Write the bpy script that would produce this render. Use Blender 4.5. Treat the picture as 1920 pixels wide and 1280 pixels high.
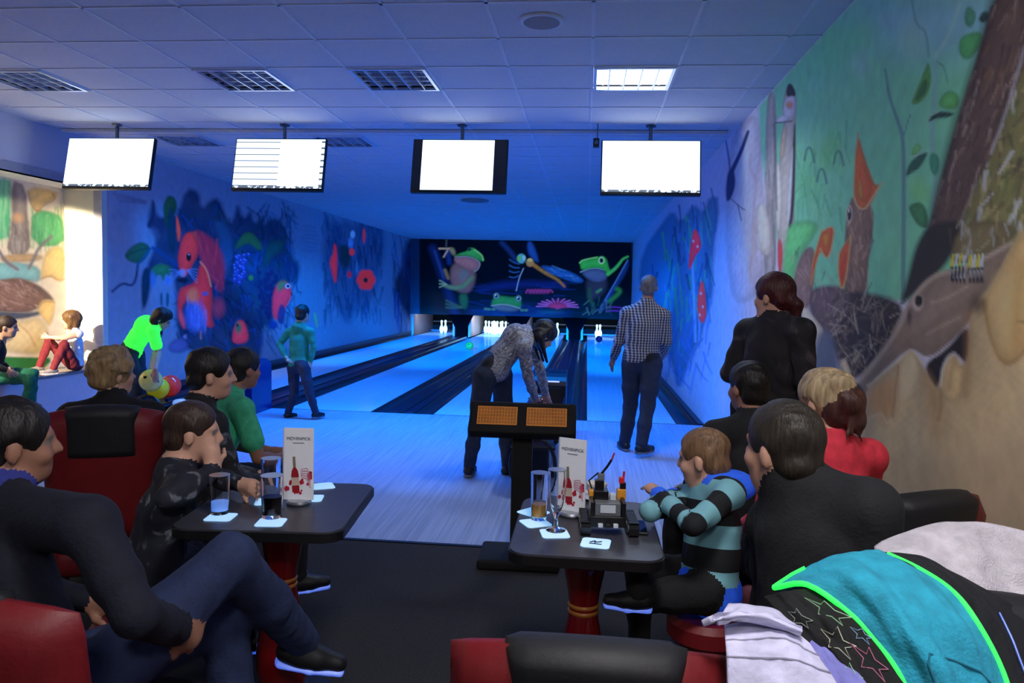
import bpy, bmesh, math, random
import numpy as np
from mathutils import Vector, Matrix

for o in list(bpy.data.objects):
    bpy.data.objects.remove(o, do_unlink=True)
scene = bpy.context.scene
COL = scene.collection

# ------------------------------------------------------------------ camera
F_PX, YAW, PITCH, ROLL, CAM_Z, CEIL_H = 1413.9, -.0975, -.0663, .0239, 1.545, 1.6686
ZC = CAM_Z + CEIL_H
_fw = np.array([math.sin(YAW) * math.cos(PITCH), math.cos(YAW) * math.cos(PITCH), math.sin(PITCH)])
_rt0 = np.array([math.cos(YAW), -math.sin(YAW), 0.0])
_up0 = np.cross(_rt0, _fw)
_rt = math.cos(ROLL) * _rt0 + math.sin(ROLL) * _up0
_up = -math.sin(ROLL) * _rt0 + math.cos(ROLL) * _up0
CAMP = np.array([0, 0, CAM_Z])
cam_data = bpy.data.cameras.new('camera')
cam_data.sensor_width = 36.0
cam_data.lens = F_PX / 1920 * 36
cam_data.clip_start = .05
cam = bpy.data.objects.new('camera', cam_data)
COL.objects.link(cam)
cam.matrix_world = Matrix(((_rt[0], _up[0], -_fw[0], 0), (_rt[1], _up[1], -_fw[1], 0), (_rt[2], _up[2], -_fw[2], CAM_Z), (0, 0, 0, 1)))
scene.camera = cam

# ------------------------------------------------------------------ world, lamps, exposure
world = bpy.data.worlds.new('world')
scene.world = world
world.use_nodes = True
world.node_tree.nodes['Background'].inputs[0].default_value = (.02, .025, .04, 1)
world.node_tree.nodes['Background'].inputs[1].default_value = .2
vs = scene.view_settings
vs.view_transform = 'Standard'
vs.look = 'None'
vs.gamma = 1
vs.use_curve_mapping = False
vs.exposure = 0.1

BLUE = (0.0, .215, 1.0)

def look(o, target):
    d = Vector(target) - Vector(o.location)
    o.rotation_euler = d.to_track_quat('-Z', 'Y').to_euler()

def area_lamp(name, loc, target, sx, sy, power, col, spread=180):
    l = bpy.data.lights.new(name, 'AREA')
    l.shape = 'RECTANGLE'; l.size = sx; l.size_y = sy; l.energy = power; l.color = col[:3]
    l.spread = math.radians(spread)
    o = bpy.data.objects.new(name, l); COL.objects.link(o); o.location = loc; look(o, target)
    return o

def spot_lamp(name, loc, target, angle, power, col, blend=.6, rad=.06):
    l = bpy.data.lights.new(name, 'SPOT')
    l.spot_size = math.radians(angle); l.spot_blend = blend; l.energy = power; l.color = col[:3]; l.shadow_soft_size = rad
    o = bpy.data.objects.new(name, l); COL.objects.link(o); o.location = loc; look(o, target)
    return o

# blue black-light batten on the ceiling behind the screens, shining down the lanes
area_lamp('batten_lamp', (-1.8, 8.02, ZC - .10), (-1.8, 8.5, 0.0), 4.2, .08, 215, BLUE, 136)
for x in (-5.1, -3.19, -1.32, .5):  # spots added to the batten to even the blue out to the pins
    spot_lamp('batten_fill_spot', (x, 8.05, ZC - .12), (x, 13.6, 0), 60, 620, BLUE, 1.0)
    spot_lamp('batten_fill_spot', (x, 8.05, ZC - .12), (x, 19.0, 0), 25, 11500, BLUE, .9)
    spot_lamp('batten_fill_spot', (x, 8.05, ZC - .12), (x, 23.0, 0), 10, 34000, BLUE, .9)
# warm lamp inside the alcove with the painted stream
spot_lamp('alcove_lamp', (-6.06, 5.0, 2.5), (-6.40, 8.0, 1.05), 50, 2600, (1.0, .86, .62), .12, .05)
# the one ceiling lamp that is switched on, and unseen ones added behind as ambient fill
area_lamp('ceiling_lamp_light', (.30, 6.03, ZC - .02), (.30, 6.03, 0), .5, .5, 12, (.88, .93, 1.0), 140)
for x, y, w in ((.30, 1.03, 42), (.30, -1.47, 50), (-2.2, -1.47, 5), (-4.7, -.85, 11)):
    area_lamp('rear_fill_light', (x, y, ZC - .03), (x, y, 0), .55, .55, w, (1.0, .95, .92))

# ------------------------------------------------------------------ pixel <-> place helpers (photo 1920 x 1280)
def ray(x, y):
    return _fw + _rt * (x - 960) / F_PX + _up * (640 - y) / F_PX
def aY(x, y, Y):
    d = ray(x, y); return CAMP + d * (Y / d[1])
def aZ(x, y, Z):
    d = ray(x, y); return CAMP + d * ((Z - CAM_Z) / d[2])
def aX(x, y, X):
    d = ray(x, y); return CAMP + d * (X / d[0])
def project(P):
    P = np.asarray(P, float) - CAMP
    d = P @ _fw
    return 960 + F_PX * (P @ _rt) / d, 640 - F_PX * (P @ _up) / d

def s2l(c):
    c = np.asarray(c, float) / 255.0
    return np.where(c <= .04045, c / 12.92, ((c + .055) / 1.055) ** 2.4)

# ------------------------------------------------------------------ materials
MATS = {}
def mat(name, rgb, rough=.6, metal=0, spec=.5, emit=None, estr=1.0, var=.12, scale=14, bump=0, bscale=60, coat=0, trans=0, ior=1.45, alpha=1):
    if name in MATS:
        return MATS[name]
    m = bpy.data.materials.new(name); m.use_nodes = True
    nt = m.node_tree; b = nt.nodes['Principled BSDF']
    c = s2l(rgb)
    tc = nt.nodes.new('ShaderNodeTexCoord')
    if var > 0:
        no = nt.nodes.new('ShaderNodeTexNoise'); no.inputs['Scale'].default_value = scale; no.inputs['Detail'].default_value = 4
        nt.links.new(tc.outputs['Object'], no.inputs['Vector'])
        rp = nt.nodes.new('ShaderNodeValToRGB')
        rp.color_ramp.elements[0].position = .3; rp.color_ramp.elements[1].position = .7
        rp.color_ramp.elements[0].color = (*(c * (1 - var)), 1); rp.color_ramp.elements[1].color = (*np.minimum(c * (1 + var), 1), 1)
        nt.links.new(no.outputs['Fac'], rp.inputs['Fac']); nt.links.new(rp.outputs['Color'], b.inputs['Base Color'])
    else:
        b.inputs['Base Color'].default_value = (*c, 1)
    b.inputs['Roughness'].default_value = rough; b.inputs['Metallic'].default_value = metal
    b.inputs['Specular IOR Level'].default_value = spec
    b.inputs['Coat Weight'].default_value = coat
    b.inputs['Transmission Weight'].default_value = trans; b.inputs['IOR'].default_value = ior
    b.inputs['Alpha'].default_value = alpha
    if emit is not None:
        b.inputs['Emission Color'].default_value = (*s2l(emit), 1); b.inputs['Emission Strength'].default_value = estr
    if bump:
        n2 = nt.nodes.new('ShaderNodeTexNoise'); n2.inputs['Scale'].default_value = bscale; n2.inputs['Detail'].default_value = 3
        nt.links.new(tc.outputs['Object'], n2.inputs['Vector'])
        bp = nt.nodes.new('ShaderNodeBump'); bp.inputs['Strength'].default_value = bump; bp.inputs['Distance'].default_value = .01
        nt.links.new(n2.outputs['Fac'], bp.inputs['Height']); nt.links.new(bp.outputs['Normal'], b.inputs['Normal'])
    MATS[name] = m
    return m

# ------------------------------------------------------------------ mesh helpers
def link(name, me, m=None, parent=None, smooth=False):
    o = bpy.data.objects.new(name, me); COL.objects.link(o)
    if m is not None:
        if isinstance(m, (list, tuple)):
            for k in m: me.materials.append(k)
        elif not me.materials: me.materials.append(m)
    if smooth:
        me.polygons.foreach_set('use_smooth', [True] * len(me.polygons))
    if parent is not None: o.parent = parent
    return o

def tag(o, label=None, cat=None, group=None, kind=None):
    if label: o['label'] = label
    if cat: o['category'] = cat
    if group: o['group'] = group
    if kind: o['kind'] = kind
    return o

def empty(name, loc=(0, 0, 0), rz=0, label=None, cat=None, group=None):
    o = bpy.data.objects.new(name, None); COL.objects.link(o); o.location = loc; o.rotation_euler = (0, 0, rz)
    o.empty_display_size = .1
    return tag(o, label, cat, group)

def frame(d, upv=(0, 0, 1)):
    d = Vector(d).normalized(); u = Vector(upv)
    if abs(d.dot(u)) > .98: u = Vector((0, 1, 0))
    x = u.cross(d).normalized(); y = d.cross(x)
    return x, y, d

class MB:
    def __init__(s): s.v = []; s.f = []
    def add(s, vs_, fs):
        n = len(s.v); s.v += [tuple(map(float, p)) for p in vs_]; s.f += [tuple(n + i for i in q) for q in fs]; return s
    def box(s, c, size, rz=0, rx=0, bev=0):
        hx, hy, hz = size[0] / 2, size[1] / 2, size[2] / 2
        M = Matrix.Translation(c) @ Matrix.Rotation(rz, 4, 'Z') @ Matrix.Rotation(rx, 4, 'X')
        if bev <= 0:
            P = [(x, y, z) for z in (-hz, hz) for x, y in ((-hx, -hy), (hx, -hy), (hx, hy), (-hx, hy))]
            return s.add([M @ Vector(p) for p in P], [(3, 2, 1, 0), (4, 5, 6, 7), (0, 1, 5, 4), (1, 2, 6, 5), (2, 3, 7, 6), (3, 0, 4, 7)])
        bm = bmesh.new(); bmesh.ops.create_cube(bm, size=1)
        for v in bm.verts: v.co = Vector((v.co.x * size[0], v.co.y * size[1], v.co.z * size[2]))
        bmesh.ops.bevel(bm, geom=bm.edges[:], offset=bev, segments=3, affect='EDGES', profile=.5)
        bm.verts.index_update()
        s.add([M @ v.co for v in bm.verts], [[v.index for v in f.verts] for f in bm.faces]); bm.free(); return s
    def tube(s, pts, r, n=10, cap=True, sx=1.0):
        pts = [Vector(p) for p in pts]; rings = []
        m = len(pts)
        x, y, d = frame(pts[1] - pts[0])
        for i, p in enumerate(pts):
            d = (pts[min(i + 1, m - 1)] - pts[max(i - 1, 0)]).normalized()
            x = (x - d * x.dot(d)).normalized(); y = d.cross(x)
            rr = r[i] if isinstance(r, (list, tuple)) else r
            rings.append([p + x * (math.cos(2 * math.pi * k / n) * rr * sx) + y * (math.sin(2 * math.pi * k / n) * rr) for k in range(n)])
        V = [q for g in rings for q in g]
        Fs = [(i * n + k, i * n + (k + 1) % n, (i + 1) * n + (k + 1) % n, (i + 1) * n + k) for i in range(m - 1) for k in range(n)]
        if cap: Fs += [tuple(range(n - 1, -1, -1)), tuple((m - 1) * n + k for k in range(n))]
        return s.add(V, Fs)
    def lathe(s, prof, c=(0, 0, 0), n=24, M=None):
        V = []; Fs = []; m = len(prof)
        for r, z in prof:
            for k in range(n):
                a = 2 * math.pi * k / n; p = Vector((r * math.cos(a), r * math.sin(a), z))
                p = (M @ p) if M is not None else p + Vector(c)
                V.append(p)
        Fs = [(i * n + k, i * n + (k + 1) % n, (i + 1) * n + (k + 1) % n, (i + 1) * n + k) for i in range(m - 1) for k in range(n)]
        if prof[0][0] > 1e-5: Fs.append(tuple(range(n - 1, -1, -1)))
        if prof[-1][0] > 1e-5: Fs.append(tuple((m - 1) * n + k for k in range(n)))
        return s.add(V, Fs)
    def prism(s, poly, z0, z1, M=None):
        n = len(poly); P = [Vector((x, y, z)) for z in (z0, z1) for x, y in poly]
        if M is not None: P = [M @ p for p in P]
        return s.add(P, [tuple(range(n - 1, -1, -1)), tuple(range(n, 2 * n))] + [(k, (k + 1) % n, n + (k + 1) % n, n + k) for k in range(n)])
    def ball(s, c, r, nu=20, nv=12, sc=(1, 1, 1)):
        return s.add(*_ball(c, r, nu, nv, sc))
    def mesh(s, name):
        me = bpy.data.meshes.new(name); me.from_pydata(s.v, [], s.f); me.update(); return me
    def build(s, name, m, parent=None, smooth=False):
        o = link(name, s.mesh(name), m, parent)
        if smooth:
            me = o.data; me.polygons.foreach_set('use_smooth', [True] * len(me.polygons))
            if smooth != 'all':
                me.set_sharp_from_angle(angle=math.radians(40))
        return o

def _ball(c, r, nu, nv, sc):
    V = [(c[0], c[1], c[2] + r * sc[2])]; Fs = []
    for i in range(1, nv):
        t = math.pi * i / nv
        for k in range(nu):
            a = 2 * math.pi * k / nu
            V.append((c[0] + r * sc[0] * math.sin(t) * math.cos(a), c[1] + r * sc[1] * math.sin(t) * math.sin(a), c[2] + r * sc[2] * math.cos(t)))
    V.append((c[0], c[1], c[2] - r * sc[2])); last = len(V) - 1
    Fs += [(0, 1 + k, 1 + (k + 1) % nu) for k in range(nu)]
    for i in range(nv - 2):
        a = 1 + i * nu
        Fs += [(a + k, a + nu + k, a + nu + (k + 1) % nu, a + (k + 1) % nu) for k in range(nu)]
    a = 1 + (nv - 2) * nu
    Fs += [(last, a + (k + 1) % nu, a + k) for k in range(nu)]
    return V, Fs

def copy_tree(o, parent=None, **kw):
    c = o.copy(); COL.objects.link(c)
    if parent is not None: c.parent = parent
    for ch in [q for q in o.children]:
        copy_tree(ch, c)
    for k, v in kw.items():
        if k == 'label': c['label'] = v
        elif k == 'loc': c.location = v
        elif k == 'rz': c.rotation_euler = (0, 0, v)
    return c

def rrect(w, h, r, n=6):
    P = []
    for cx, cy, a0 in ((w / 2 - r, h / 2 - r, 0), (-w / 2 + r, h / 2 - r, 90), (-w / 2 + r, -h / 2 + r, 180), (w / 2 - r, -h / 2 + r, 270)):
        for k in range(n + 1):
            a = math.radians(a0 + 90 * k / n); P.append((cx + r * math.cos(a), cy + r * math.sin(a)))
    return P
# ================================================================== ROOM
XL, XR, YM, YF, YC = -5.9, 1.44, 24.9, 9.118, 4.43      # walls, mask, foul line, carpet edge
YB = -3.0
LANE_W = 1.066
LANES = [-5.679, -3.7226, -1.8532, .0462]
Y_END = 27.9
GX, GY, GS = -.012, 5.094, .625                          # ceiling grid origin and pitch

M_wall = mat('wall_paint', (196, 192, 206), .85, var=.04, scale=3)
M_wall_dim = mat('wall_rear_paint', (150, 146, 150), .9, var=.04, scale=3)
M_tile = mat('ceiling_tile', (204, 204, 210), .9, var=.04, scale=40, bump=.15, bscale=220)
M_bar = mat('ceiling_bar', (212, 213, 220), .6, var=.03)
M_navy = mat('gutter_navy', (7, 11, 40), .3, var=.03, scale=2, coat=.15)
M_div = mat('divider_navy', (9, 14, 46), .35, var=.03, scale=2)
M_black = mat('black_plastic', (14, 14, 17), .45, var=.1)
M_matt = mat('matt_black', (9, 9, 12), .8, var=.1)

def wood(name, a, b, rough, coat, sx=30, sy=.6):
    m = bpy.data.materials.new(name); m.use_nodes = True; nt = m.node_tree; p = nt.nodes['Principled BSDF']
    tc = nt.nodes.new('ShaderNodeTexCoord'); mp = nt.nodes.new('ShaderNodeMapping'); mp.inputs['Scale'].default_value = (sx, sy, 1)
    no = nt.nodes.new('ShaderNodeTexNoise'); no.inputs['Scale'].default_value = 1.6; no.inputs['Detail'].default_value = 6; no.inputs['Roughness'].default_value = .65
    rp = nt.nodes.new('ShaderNodeValToRGB'); rp.color_ramp.elements[0].position = .3; rp.color_ramp.elements[1].position = .72
    rp.color_ramp.elements[0].color = (*s2l(a), 1); rp.color_ramp.elements[1].color = (*s2l(b), 1)
    nt.links.new(tc.outputs['Object'], mp.inputs['Vector']); nt.links.new(mp.outputs['Vector'], no.inputs['Vector'])
    nt.links.new(no.outputs['Fac'], rp.inputs['Fac']); nt.links.new(rp.outputs['Color'], p.inputs['Base Color'])
    p.inputs['Roughness'].default_value = rough; p.inputs['Specular IOR Level'].default_value = .2; p.inputs['Coat Weight'].default_value = coat; p.inputs['Coat Roughness'].default_value = .1
    return m
M_appr = wood('approach_wood', (138, 152, 188), (184, 198, 226), .45, .0)
M_lane = wood('lane_wood', (164, 200, 228), (186, 218, 242), .5, .2, 24, .3)
M_lane.node_tree.nodes['Principled BSDF'].inputs['Specular IOR Level'].default_value = 0.0
M_carpet = mat('carpet', (50, 50, 52), .95, var=.35, scale=90, bump=.6, bscale=400)

fl = MB().box((( XL - 1 + XR) / 2, (YB + YC) / 2, -.05), (XR - XL + 1, YC - YB, .1)).build('floor', M_carpet); tag(fl, kind='structure')
fa = MB().box(((XL + XR) / 2, (YC + YF) / 2, -.05), (XR - XL, YF - YC, .1)).build('floor_approach', M_appr); tag(fa, kind='structure')
MB().box(((XL + XR) / 2, YC, .002), (XR - XL, .03, .008)).build('edge_strip', M_black, fa)
fs = MB().box(((XL + XR) / 2, (YF + 29.2) / 2, -.2), (XR - XL + .4, 29.2 - YF, .1)).build('floor_subfloor', M_matt); tag(fs, kind='structure')

# lanes with gutters and dividers
for i, x0 in enumerate(LANES):
    w = ['beside the squirrel wall', 'with a green ball rolling on it', 'left of the ball return hood beside the bending woman', 'beside the painted toadstool wall with a dark ball rolling on it'][i]
    e = empty('bowling_lane', (x0 + LANE_W / 2, YF, 0), 0, 'glossy blue-lit bowling lane ' + w, 'bowling lane', 'bowling lanes')
    MB().box((0, (Y_END - YF) / 2, -.05), (LANE_W, Y_END - YF, .1)).build('lane_surface', M_lane, e)
    MB().box((0, .006, .001), (LANE_W, .012, .003)).build('foul_line', M_div, e)
def gutter(xa, xb, e):
    m = MB(); n = 10; V = []; r = (xb - xa) / 2; cx = (xa + xb) / 2
    L = Y_END - YF
    for yy in (YF, YM + .1):
        for k in range(n + 1):
            a = math.pi * k / n; V.append((cx - r * math.cos(a), yy, -.004 - r * .55 * math.sin(a)))
    m.add(V, [(k, k + 1, n + 2 + k, n + 1 + k) for k in range(n)])
    return m.build('gutter', M_navy, e, True)
gaps = [(XL, LANES[0])] + [(LANES[i] + LANE_W, LANES[i + 1]) for i in range(3)] + [(LANES[3] + LANE_W, XR)]
gl = ['dark gutter strip along the squirrel wall', 'dark divider strip with two gutters under the ball return hood by the green ball lane', 'wide dark divider strip with two gutters starting on the open approach', 'dark divider strip with two gutters running behind the tall ball return hood', 'dark gutter strip along the painted toadstool wall']
for i, (xa, xb) in enumerate(gaps):
    e = empty('lane_divider', (0, 0, 0), 0, gl[i], 'divider', 'lane dividers')
    L = YM + .1 - YF; ym = (YM + .1 + YF) / 2
    if i in (0, 4):
        if i == 0: gutter(xa + .03, xb, e); MB().box((xa + .015, ym, .05), (.03, L, .16)).build('skirting', M_div, e)
        else: gutter(xa, xa + .25, e); MB().box(((xa + .25 + xb) / 2, ym, .0), (xb - xa - .25, L, .04), bev=.008).build('capping', M_div, e)
    else:
        gutter(xa, xa + .24, e); gutter(xb - .24, xb, e)
        MB().box(((xa + xb) / 2, ym, -.01), (xb - xa - .48, L, .05), bev=.012).build('capping', M_div, e)
        MB().box(((xa + xb) / 2, ym, .02), (.09, L, .012), bev=.004).build('cap_rib', M_navy, e)

# ------------------------------------------------------------------ ceiling: slab, grid bars, tiles, lamps
ceil = MB().box(((XL + XR) / 2, (YB + YM) / 2, ZC + .08), (XR - XL, YM - YB, .06)).build('ceiling', M_wall_dim); tag(ceil, kind='structure')
lamp_cells = {(0, 1): 'on', (-3, 1): 'a', (-5, 1): 'b', (-8, 1): 'c', (-8, 5): 'd', (-5, 5): 'e'}
rear_cells = {(0, -7): 'r1', (0, -11): 'r2', (-4, -11): 'r3', (-8, -10): 'r4'}  # unseen lamps added behind to go with the ambient fill
bx_me = {}
def bar(x0, x1, y0, y1):
    MB().box(((x0 + x1) / 2, (y0 + y1) / 2, ZC + .0085), (x1 - x0, y1 - y0, .014)).build('grid_bar', M_bar, ceil)
for i in range(-9, 3):
    bar(GX + i * GS - .011, GX + i * GS + .011, YB, YM)
for j in range(-12, 32):
    bar(XL, XR, GY + j * GS - .011, GY + j * GS + .011)
tile_me = {}
stuff = MB()
for j in range(-13, 33):
    for i in range(-10, 3):
        if (i, j) in lamp_cells or (i, j) in rear_cells: continue
        xa, xb = max(GX + i * GS + .006, XL), min(GX + (i + 1) * GS - .006, XR)
        ya, yb = max(GY + j * GS + .006, YB), min(GY + (j + 1) * GS - .006, YM)
        if xb - xa < .02 or yb - ya < .02: continue
        c = ((xa + xb) / 2, (ya + yb) / 2, ZC + .016)
        if -4 <= j <= 12:
            k = (round(xb - xa, 3), round(yb - ya, 3))
            if k not in tile_me:
                tile_me[k] = MB().box((0, 0, 0), (k[0], k[1], .018)).mesh('ceiling_tile'); tile_me[k].materials.append(M_tile)
            o = link('ceiling_tile', tile_me[k], None, ceil); o.location = c
        else:
            stuff.box(c, (xb - xa, yb - ya, .018))
tag(stuff.build('ceiling_tile_field', M_tile, ceil), kind='stuff')

M_refl = mat('lamp_reflector', (70, 92, 130), .3, metal=.6, var=.05)
M_blade = mat('lamp_blade', (215, 220, 230), .28, metal=.55, var=.05)
M_tube_off = mat('tube_off', (190, 200, 215), .4, var=.03)
M_tube_on = mat('tube_on', (255, 255, 255), .4, emit=(215, 235, 255), estr=6, var=0)
lamp_lab = {'on': 'square louvred ceiling lamp that is switched on, above the screen nearest the bird mural',
            'a': 'unlit square louvred ceiling lamp in front of the screen with black side bars',
            'b': 'unlit square louvred ceiling lamp in front of the screen with score lines',
            'c': 'unlit square louvred ceiling lamp in front of the screen beside the alcove bulkhead',
            'd': 'unlit square louvred ceiling lamp behind the gap beside the alcove screen',
            'r1': 'lit louvred ceiling lamp added out of view above the jacket pile', 'r2': 'lit louvred ceiling lamp added out of view by the rear wall near the bird mural', 'r3': 'lit louvred ceiling lamp added out of view by the middle of the rear wall', 'r4': 'lit louvred ceiling lamp added out of view by the rear wall near the alcove',
            'e': 'unlit square louvred ceiling lamp half hidden behind the score lines screen'}
def ceiling_lamp(i, j, key):
    cx, cy = GX + (i + .5) * GS, GY + (j + .5) * GS
    e = empty('ceiling_lamp', (cx, cy, ZC), 0, lamp_lab[key], 'ceiling lamp', 'louvred ceiling lamps')
    s = .6
    fr = MB()
    for a, b, c, d in ((0, s / 2 - .012, s, .024), (0, -s / 2 + .012, s, .024), (s / 2 - .012, 0, .024, s - .048), (-s / 2 + .012, 0, .024, s - .048)):
        fr.box((a, b, -.003), (c, d, .02))
    fr.build('frame', M_blade, e)
    MB().box((0, 0, .045), (s, s, .008)).build('reflector', M_tube_on if key == 'on' or key[0] == 'r' else M_refl, e)
    n = 5
    for k in range(1, n):
        x = -s / 2 + s * k / n
        MB().box((x, 0, .012), (.010, s - .05, .045)).build('louvre_blade', M_blade, e)
    for k in range(1, n):
        y = -s / 2 + s * k / n
        # curved cross blade: a low arch between the long blades
        MB().box((0, y, .018), (s - .05, .008, .032)).build('louvre_blade', M_blade, e)
    for k in range(4):
        x = -s / 2 + s * (k + .5) / 4
        MB().tube([(x, -.27, .034), (x, .27, .034)], .012, 8).build('tube', M_tube_on if key == 'on' else M_tube_off, e, True)
for (i, j), k in {**lamp_cells, **rear_cells}.items(): ceiling_lamp(i, j, k)

e = empty('ceiling_speaker', (-.33, 4.77, ZC), 0, 'round white ceiling loudspeaker grille near the switched-on lamp', 'speaker')
MB().lathe([(.0, -.012), (.11, -.012), (.135, -.006), (.14, .004)], n=36).build('rim', M_bar, e, True)
MB().lathe([(.0, -.0135), (.112, -.0135), (.112, -.010)], n=36).build('grille', M_wall_dim, e)
e = empty('air_vent', (-2.12, 13.96, ZC), 0, 'round ceiling air vent with rings above the lanes', 'vent')
for r in (.08, .14, .20, .26):
    MB().lathe([(r - .045, -.01), (r - .008, -.022), (r, -.012), (r, .004)], n=32).build('ring', M_wall_dim, e, True)

# UV batten: shield towards the seats, tubes towards the lanes
e = empty('blacklight_batten', (-2.23, 7.97, ZC), 0, 'long dark blacklight batten across the ceiling behind the hanging screens', 'light batten')
MB().add([(-3.6, -.06, 0), (3.6, -.06, 0), (3.6, -.05, -.03), (-3.6, -.05, -.03), (-3.6, .03, 0), (3.6, .03, 0), (3.6, -.035, -.03), (-3.6, -.035, -.03)],
         [(0, 1, 2, 3), (4, 7, 6, 5), (3, 2, 6, 7), (0, 4, 5, 1), (1, 5, 6, 2), (0, 3, 7, 4)]).build('shield', M_tile, e)

# ------------------------------------------------------------------ side and rear walls (painted ones come with the murals)
YA = 8.71; XA = -6.385; ZLINT = 2.655; ZLED = .50
ww = MB().box((XL - .05, (YB + YA) / 2, (ZLINT + ZC) / 2 + .05), (.1, YA - YB, ZC - ZLINT + .1)).build('wall_bulkhead', M_wall); tag(ww, kind='structure')
wr = MB().box(((XL + XR) / 2 - .3, YB - .05, ZC / 2), (XR - XL + 1, .1, ZC + .2)).build('wall_rear', M_wall_dim); tag(wr, kind='structure')
M_cream = mat('alcove_cream', (236, 226, 205), .85, var=.03, scale=3)
MB().box(((XA + XL) / 2 - .05, (YB + YA) / 2, ZLINT + .05), (XL - XA + .1, YA - YB, .1)).build('alcove_ceiling', M_cream, ww)
wt = MB().box(((XA + XL) / 2 - .0, YA + .05, (ZC) / 2), (XL - XA, .1, ZC)).build('wall_return', M_cream); tag(wt, kind='structure')
M_stone = mat('ledge_top', (128, 120, 118), .7, var=.3, scale=60, bump=.2)
M_lilac = mat('ledge_face', (216, 186, 190), .8, var=.04)
led = empty('bench_ledge', (XL, (YB + YA) / 2, 0), 0, 'long lilac bench ledge with grey top in the lit alcove', 'bench')
MB().box((XA / 2 - XL / 2, 0, ZLED / 2 - .015), (XL - XA, YA - YB, ZLED - .03)).build('bench_face', M_lilac, led)
MB().box((XA / 2 - XL / 2 + .01, 0, ZLED - .015), (XL - XA + .02, YA - YB, .03), bev=.006).build('bench_top', M_stone, led)

e = empty('alcove_spotlight', (-6.06, 4.95, 2.5), 0, 'black spotlight with an added spill-blocking flap under the alcove lintel', 'spotlight')
MB().tube([(0, -.16, .06), (0, -.03, .01)], .05, 16).build('housing', M_black, e, True)
MB().tube([(0, -.1, .05), (0, -.1, .155)], .01, 8).build('bracket', M_black, e, True)
MB().box((.032, .26, .0), (.006, .46, .5)).build('added_spill_flap', M_matt, e)  # unseen flap added to keep the lamp's spill off the lane
# ------------------------------------------------------------------ pin decks behind the mask
M_kick = mat('kickback_pink', (214, 176, 172), .6, var=.08)
M_white_glow = mat('pit_lamp_tube', (255, 255, 255), .4, emit=(200, 245, 255), estr=10, var=0)
M_grey = mat('steel_grey', (96, 108, 118), .35, metal=.6, var=.1)
M_cush = mat('pit_cushion', (16, 24, 30), .8, var=.2)
ZP = float(aY(800, 589, YM)[2])
pit_lab = ['beside the squirrel wall', 'around the full rack of pins', 'hidden behind the bending woman', 'beside the toadstool wall']
for i, x0 in enumerate(LANES):
    cx = x0 + LANE_W / 2
    e = empty('pin_pit', (cx, YM + .1, 0), 0, 'pin setting pit with pale side panels ' + pit_lab[i], 'pin pit', 'pin pits')
    w = LANE_W / 2 + .19
    for s in (-1, 1):
        MB().box((s * w, 1.75, ZP / 2 + .02), (.05, 3.4, ZP + .1)).build('side_panel', M_kick, e)
        MB().box((s * (w - .03), .12, ZP / 2), (.04, .05, ZP)).build('front_strip', M_wall, e)
    MB().box((0, 3.5, ZP / 2), (2 * w, .06, ZP + .2)).build('cushion', M_cush, e)
    MB().box((0, 3.42, .34), (2 * w - .1, .03, .05), bev=.01).build('sweep_bar', M_wall, e)
    MB().box((0, 2.98, .02), (2 * w - .1, .05, .07), bev=.01).build('kick_board', M_grey, e)
    MB().tube([(-.5, .35, ZP + .07), (.5, .35, ZP + .07)], .018, 8).build('lamp_tube', M_white_glow, e, True)
    MB().box((0, 1.2, ZP + .16), (2 * w, 2.0, .03)).build('pit_roof', M_grey, e)
    l = area_lamp('pit_lamp', (cx, YM + .5, ZP + .06), (cx, YM + 2.6, .1), 1.0, .05, [4, 15, 5, 6][i], (.72, .97, 1.0))
    l.parent = e; l.matrix_parent_inverse = Matrix.Translation((-cx, -YM - .1, 0))

# pins
M_pin = mat('pin_white_glow', (250, 250, 250), .3, var=.02, emit=(180, 245, 255), estr=1.5)  # bright glow of the pins is put into the material as emission
M_stripe = mat('pin_stripe', (210, 70, 60), .4, var=.05)
PROF = [(.0, 0), (.0258, 0), (.036, .02), (.0495, .057), (.0605, .114), (.0575, .149), (.047, .184), (.031, .22), (.0233, .254), (.0245, .275), (.029, .315), (.0324, .343), (.029, .365), (.018, .378), (0, .381)]
pin_me = MB().lathe(PROF, n=18).mesh('bowling_pin')
pin_me.materials.append(M_pin); pin_me.polygons.foreach_set('use_smooth', [True] * len(pin_me.polygons))
band_me = MB().lathe([(.0335, .216), (.0337, .218), (.0302, .224), (.0300, .226)], n=18).mesh('neck_band'); band_me.materials.append(M_stripe)
deck = [(0, 0), (-.1524, .264), (.1524, .264), (-.3048, .528), (0, .528), (.3048, .528), (-.457, .792), (-.1524, .792), (.1524, .792), (.457, .792)]
standing = [[(.02, 0), (.11, .25)], deck, [(.30, .5), (-.30, .6)], [(-.20, .0), (-.09, .1)]]
pl = ['white bowling pin standing at the end of the lane by the squirrel wall', 'white bowling pin in the full brightly lit rack', 'white bowling pin beside the bending woman\'s head', 'white bowling pin left standing behind the dark rolling ball']
for i, ps in enumerate(standing):
    for k, (px, py) in enumerate(ps):
        o = link('bowling_pin', pin_me); o.location = (LANES[i] + LANE_W / 2 + px, 26.5 + py, 0); o.scale = (1.22, 1.22, 1.22)
        tag(o, (['white bowling pin hidden low behind the dark rolling ball', 'white bowling pin standing clear beside the dark rolling ball'][k] if i == 3 else ['white bowling pin just beside the bending woman\'s face', 'white bowling pin covered by the bending woman\'s hair'][k] if i == 2 else pl[i]), 'bowling pin', 'pins on lane ' + ['one', 'two', 'three', 'four'][i])
        link('neck_band', band_me, None, o)

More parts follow.
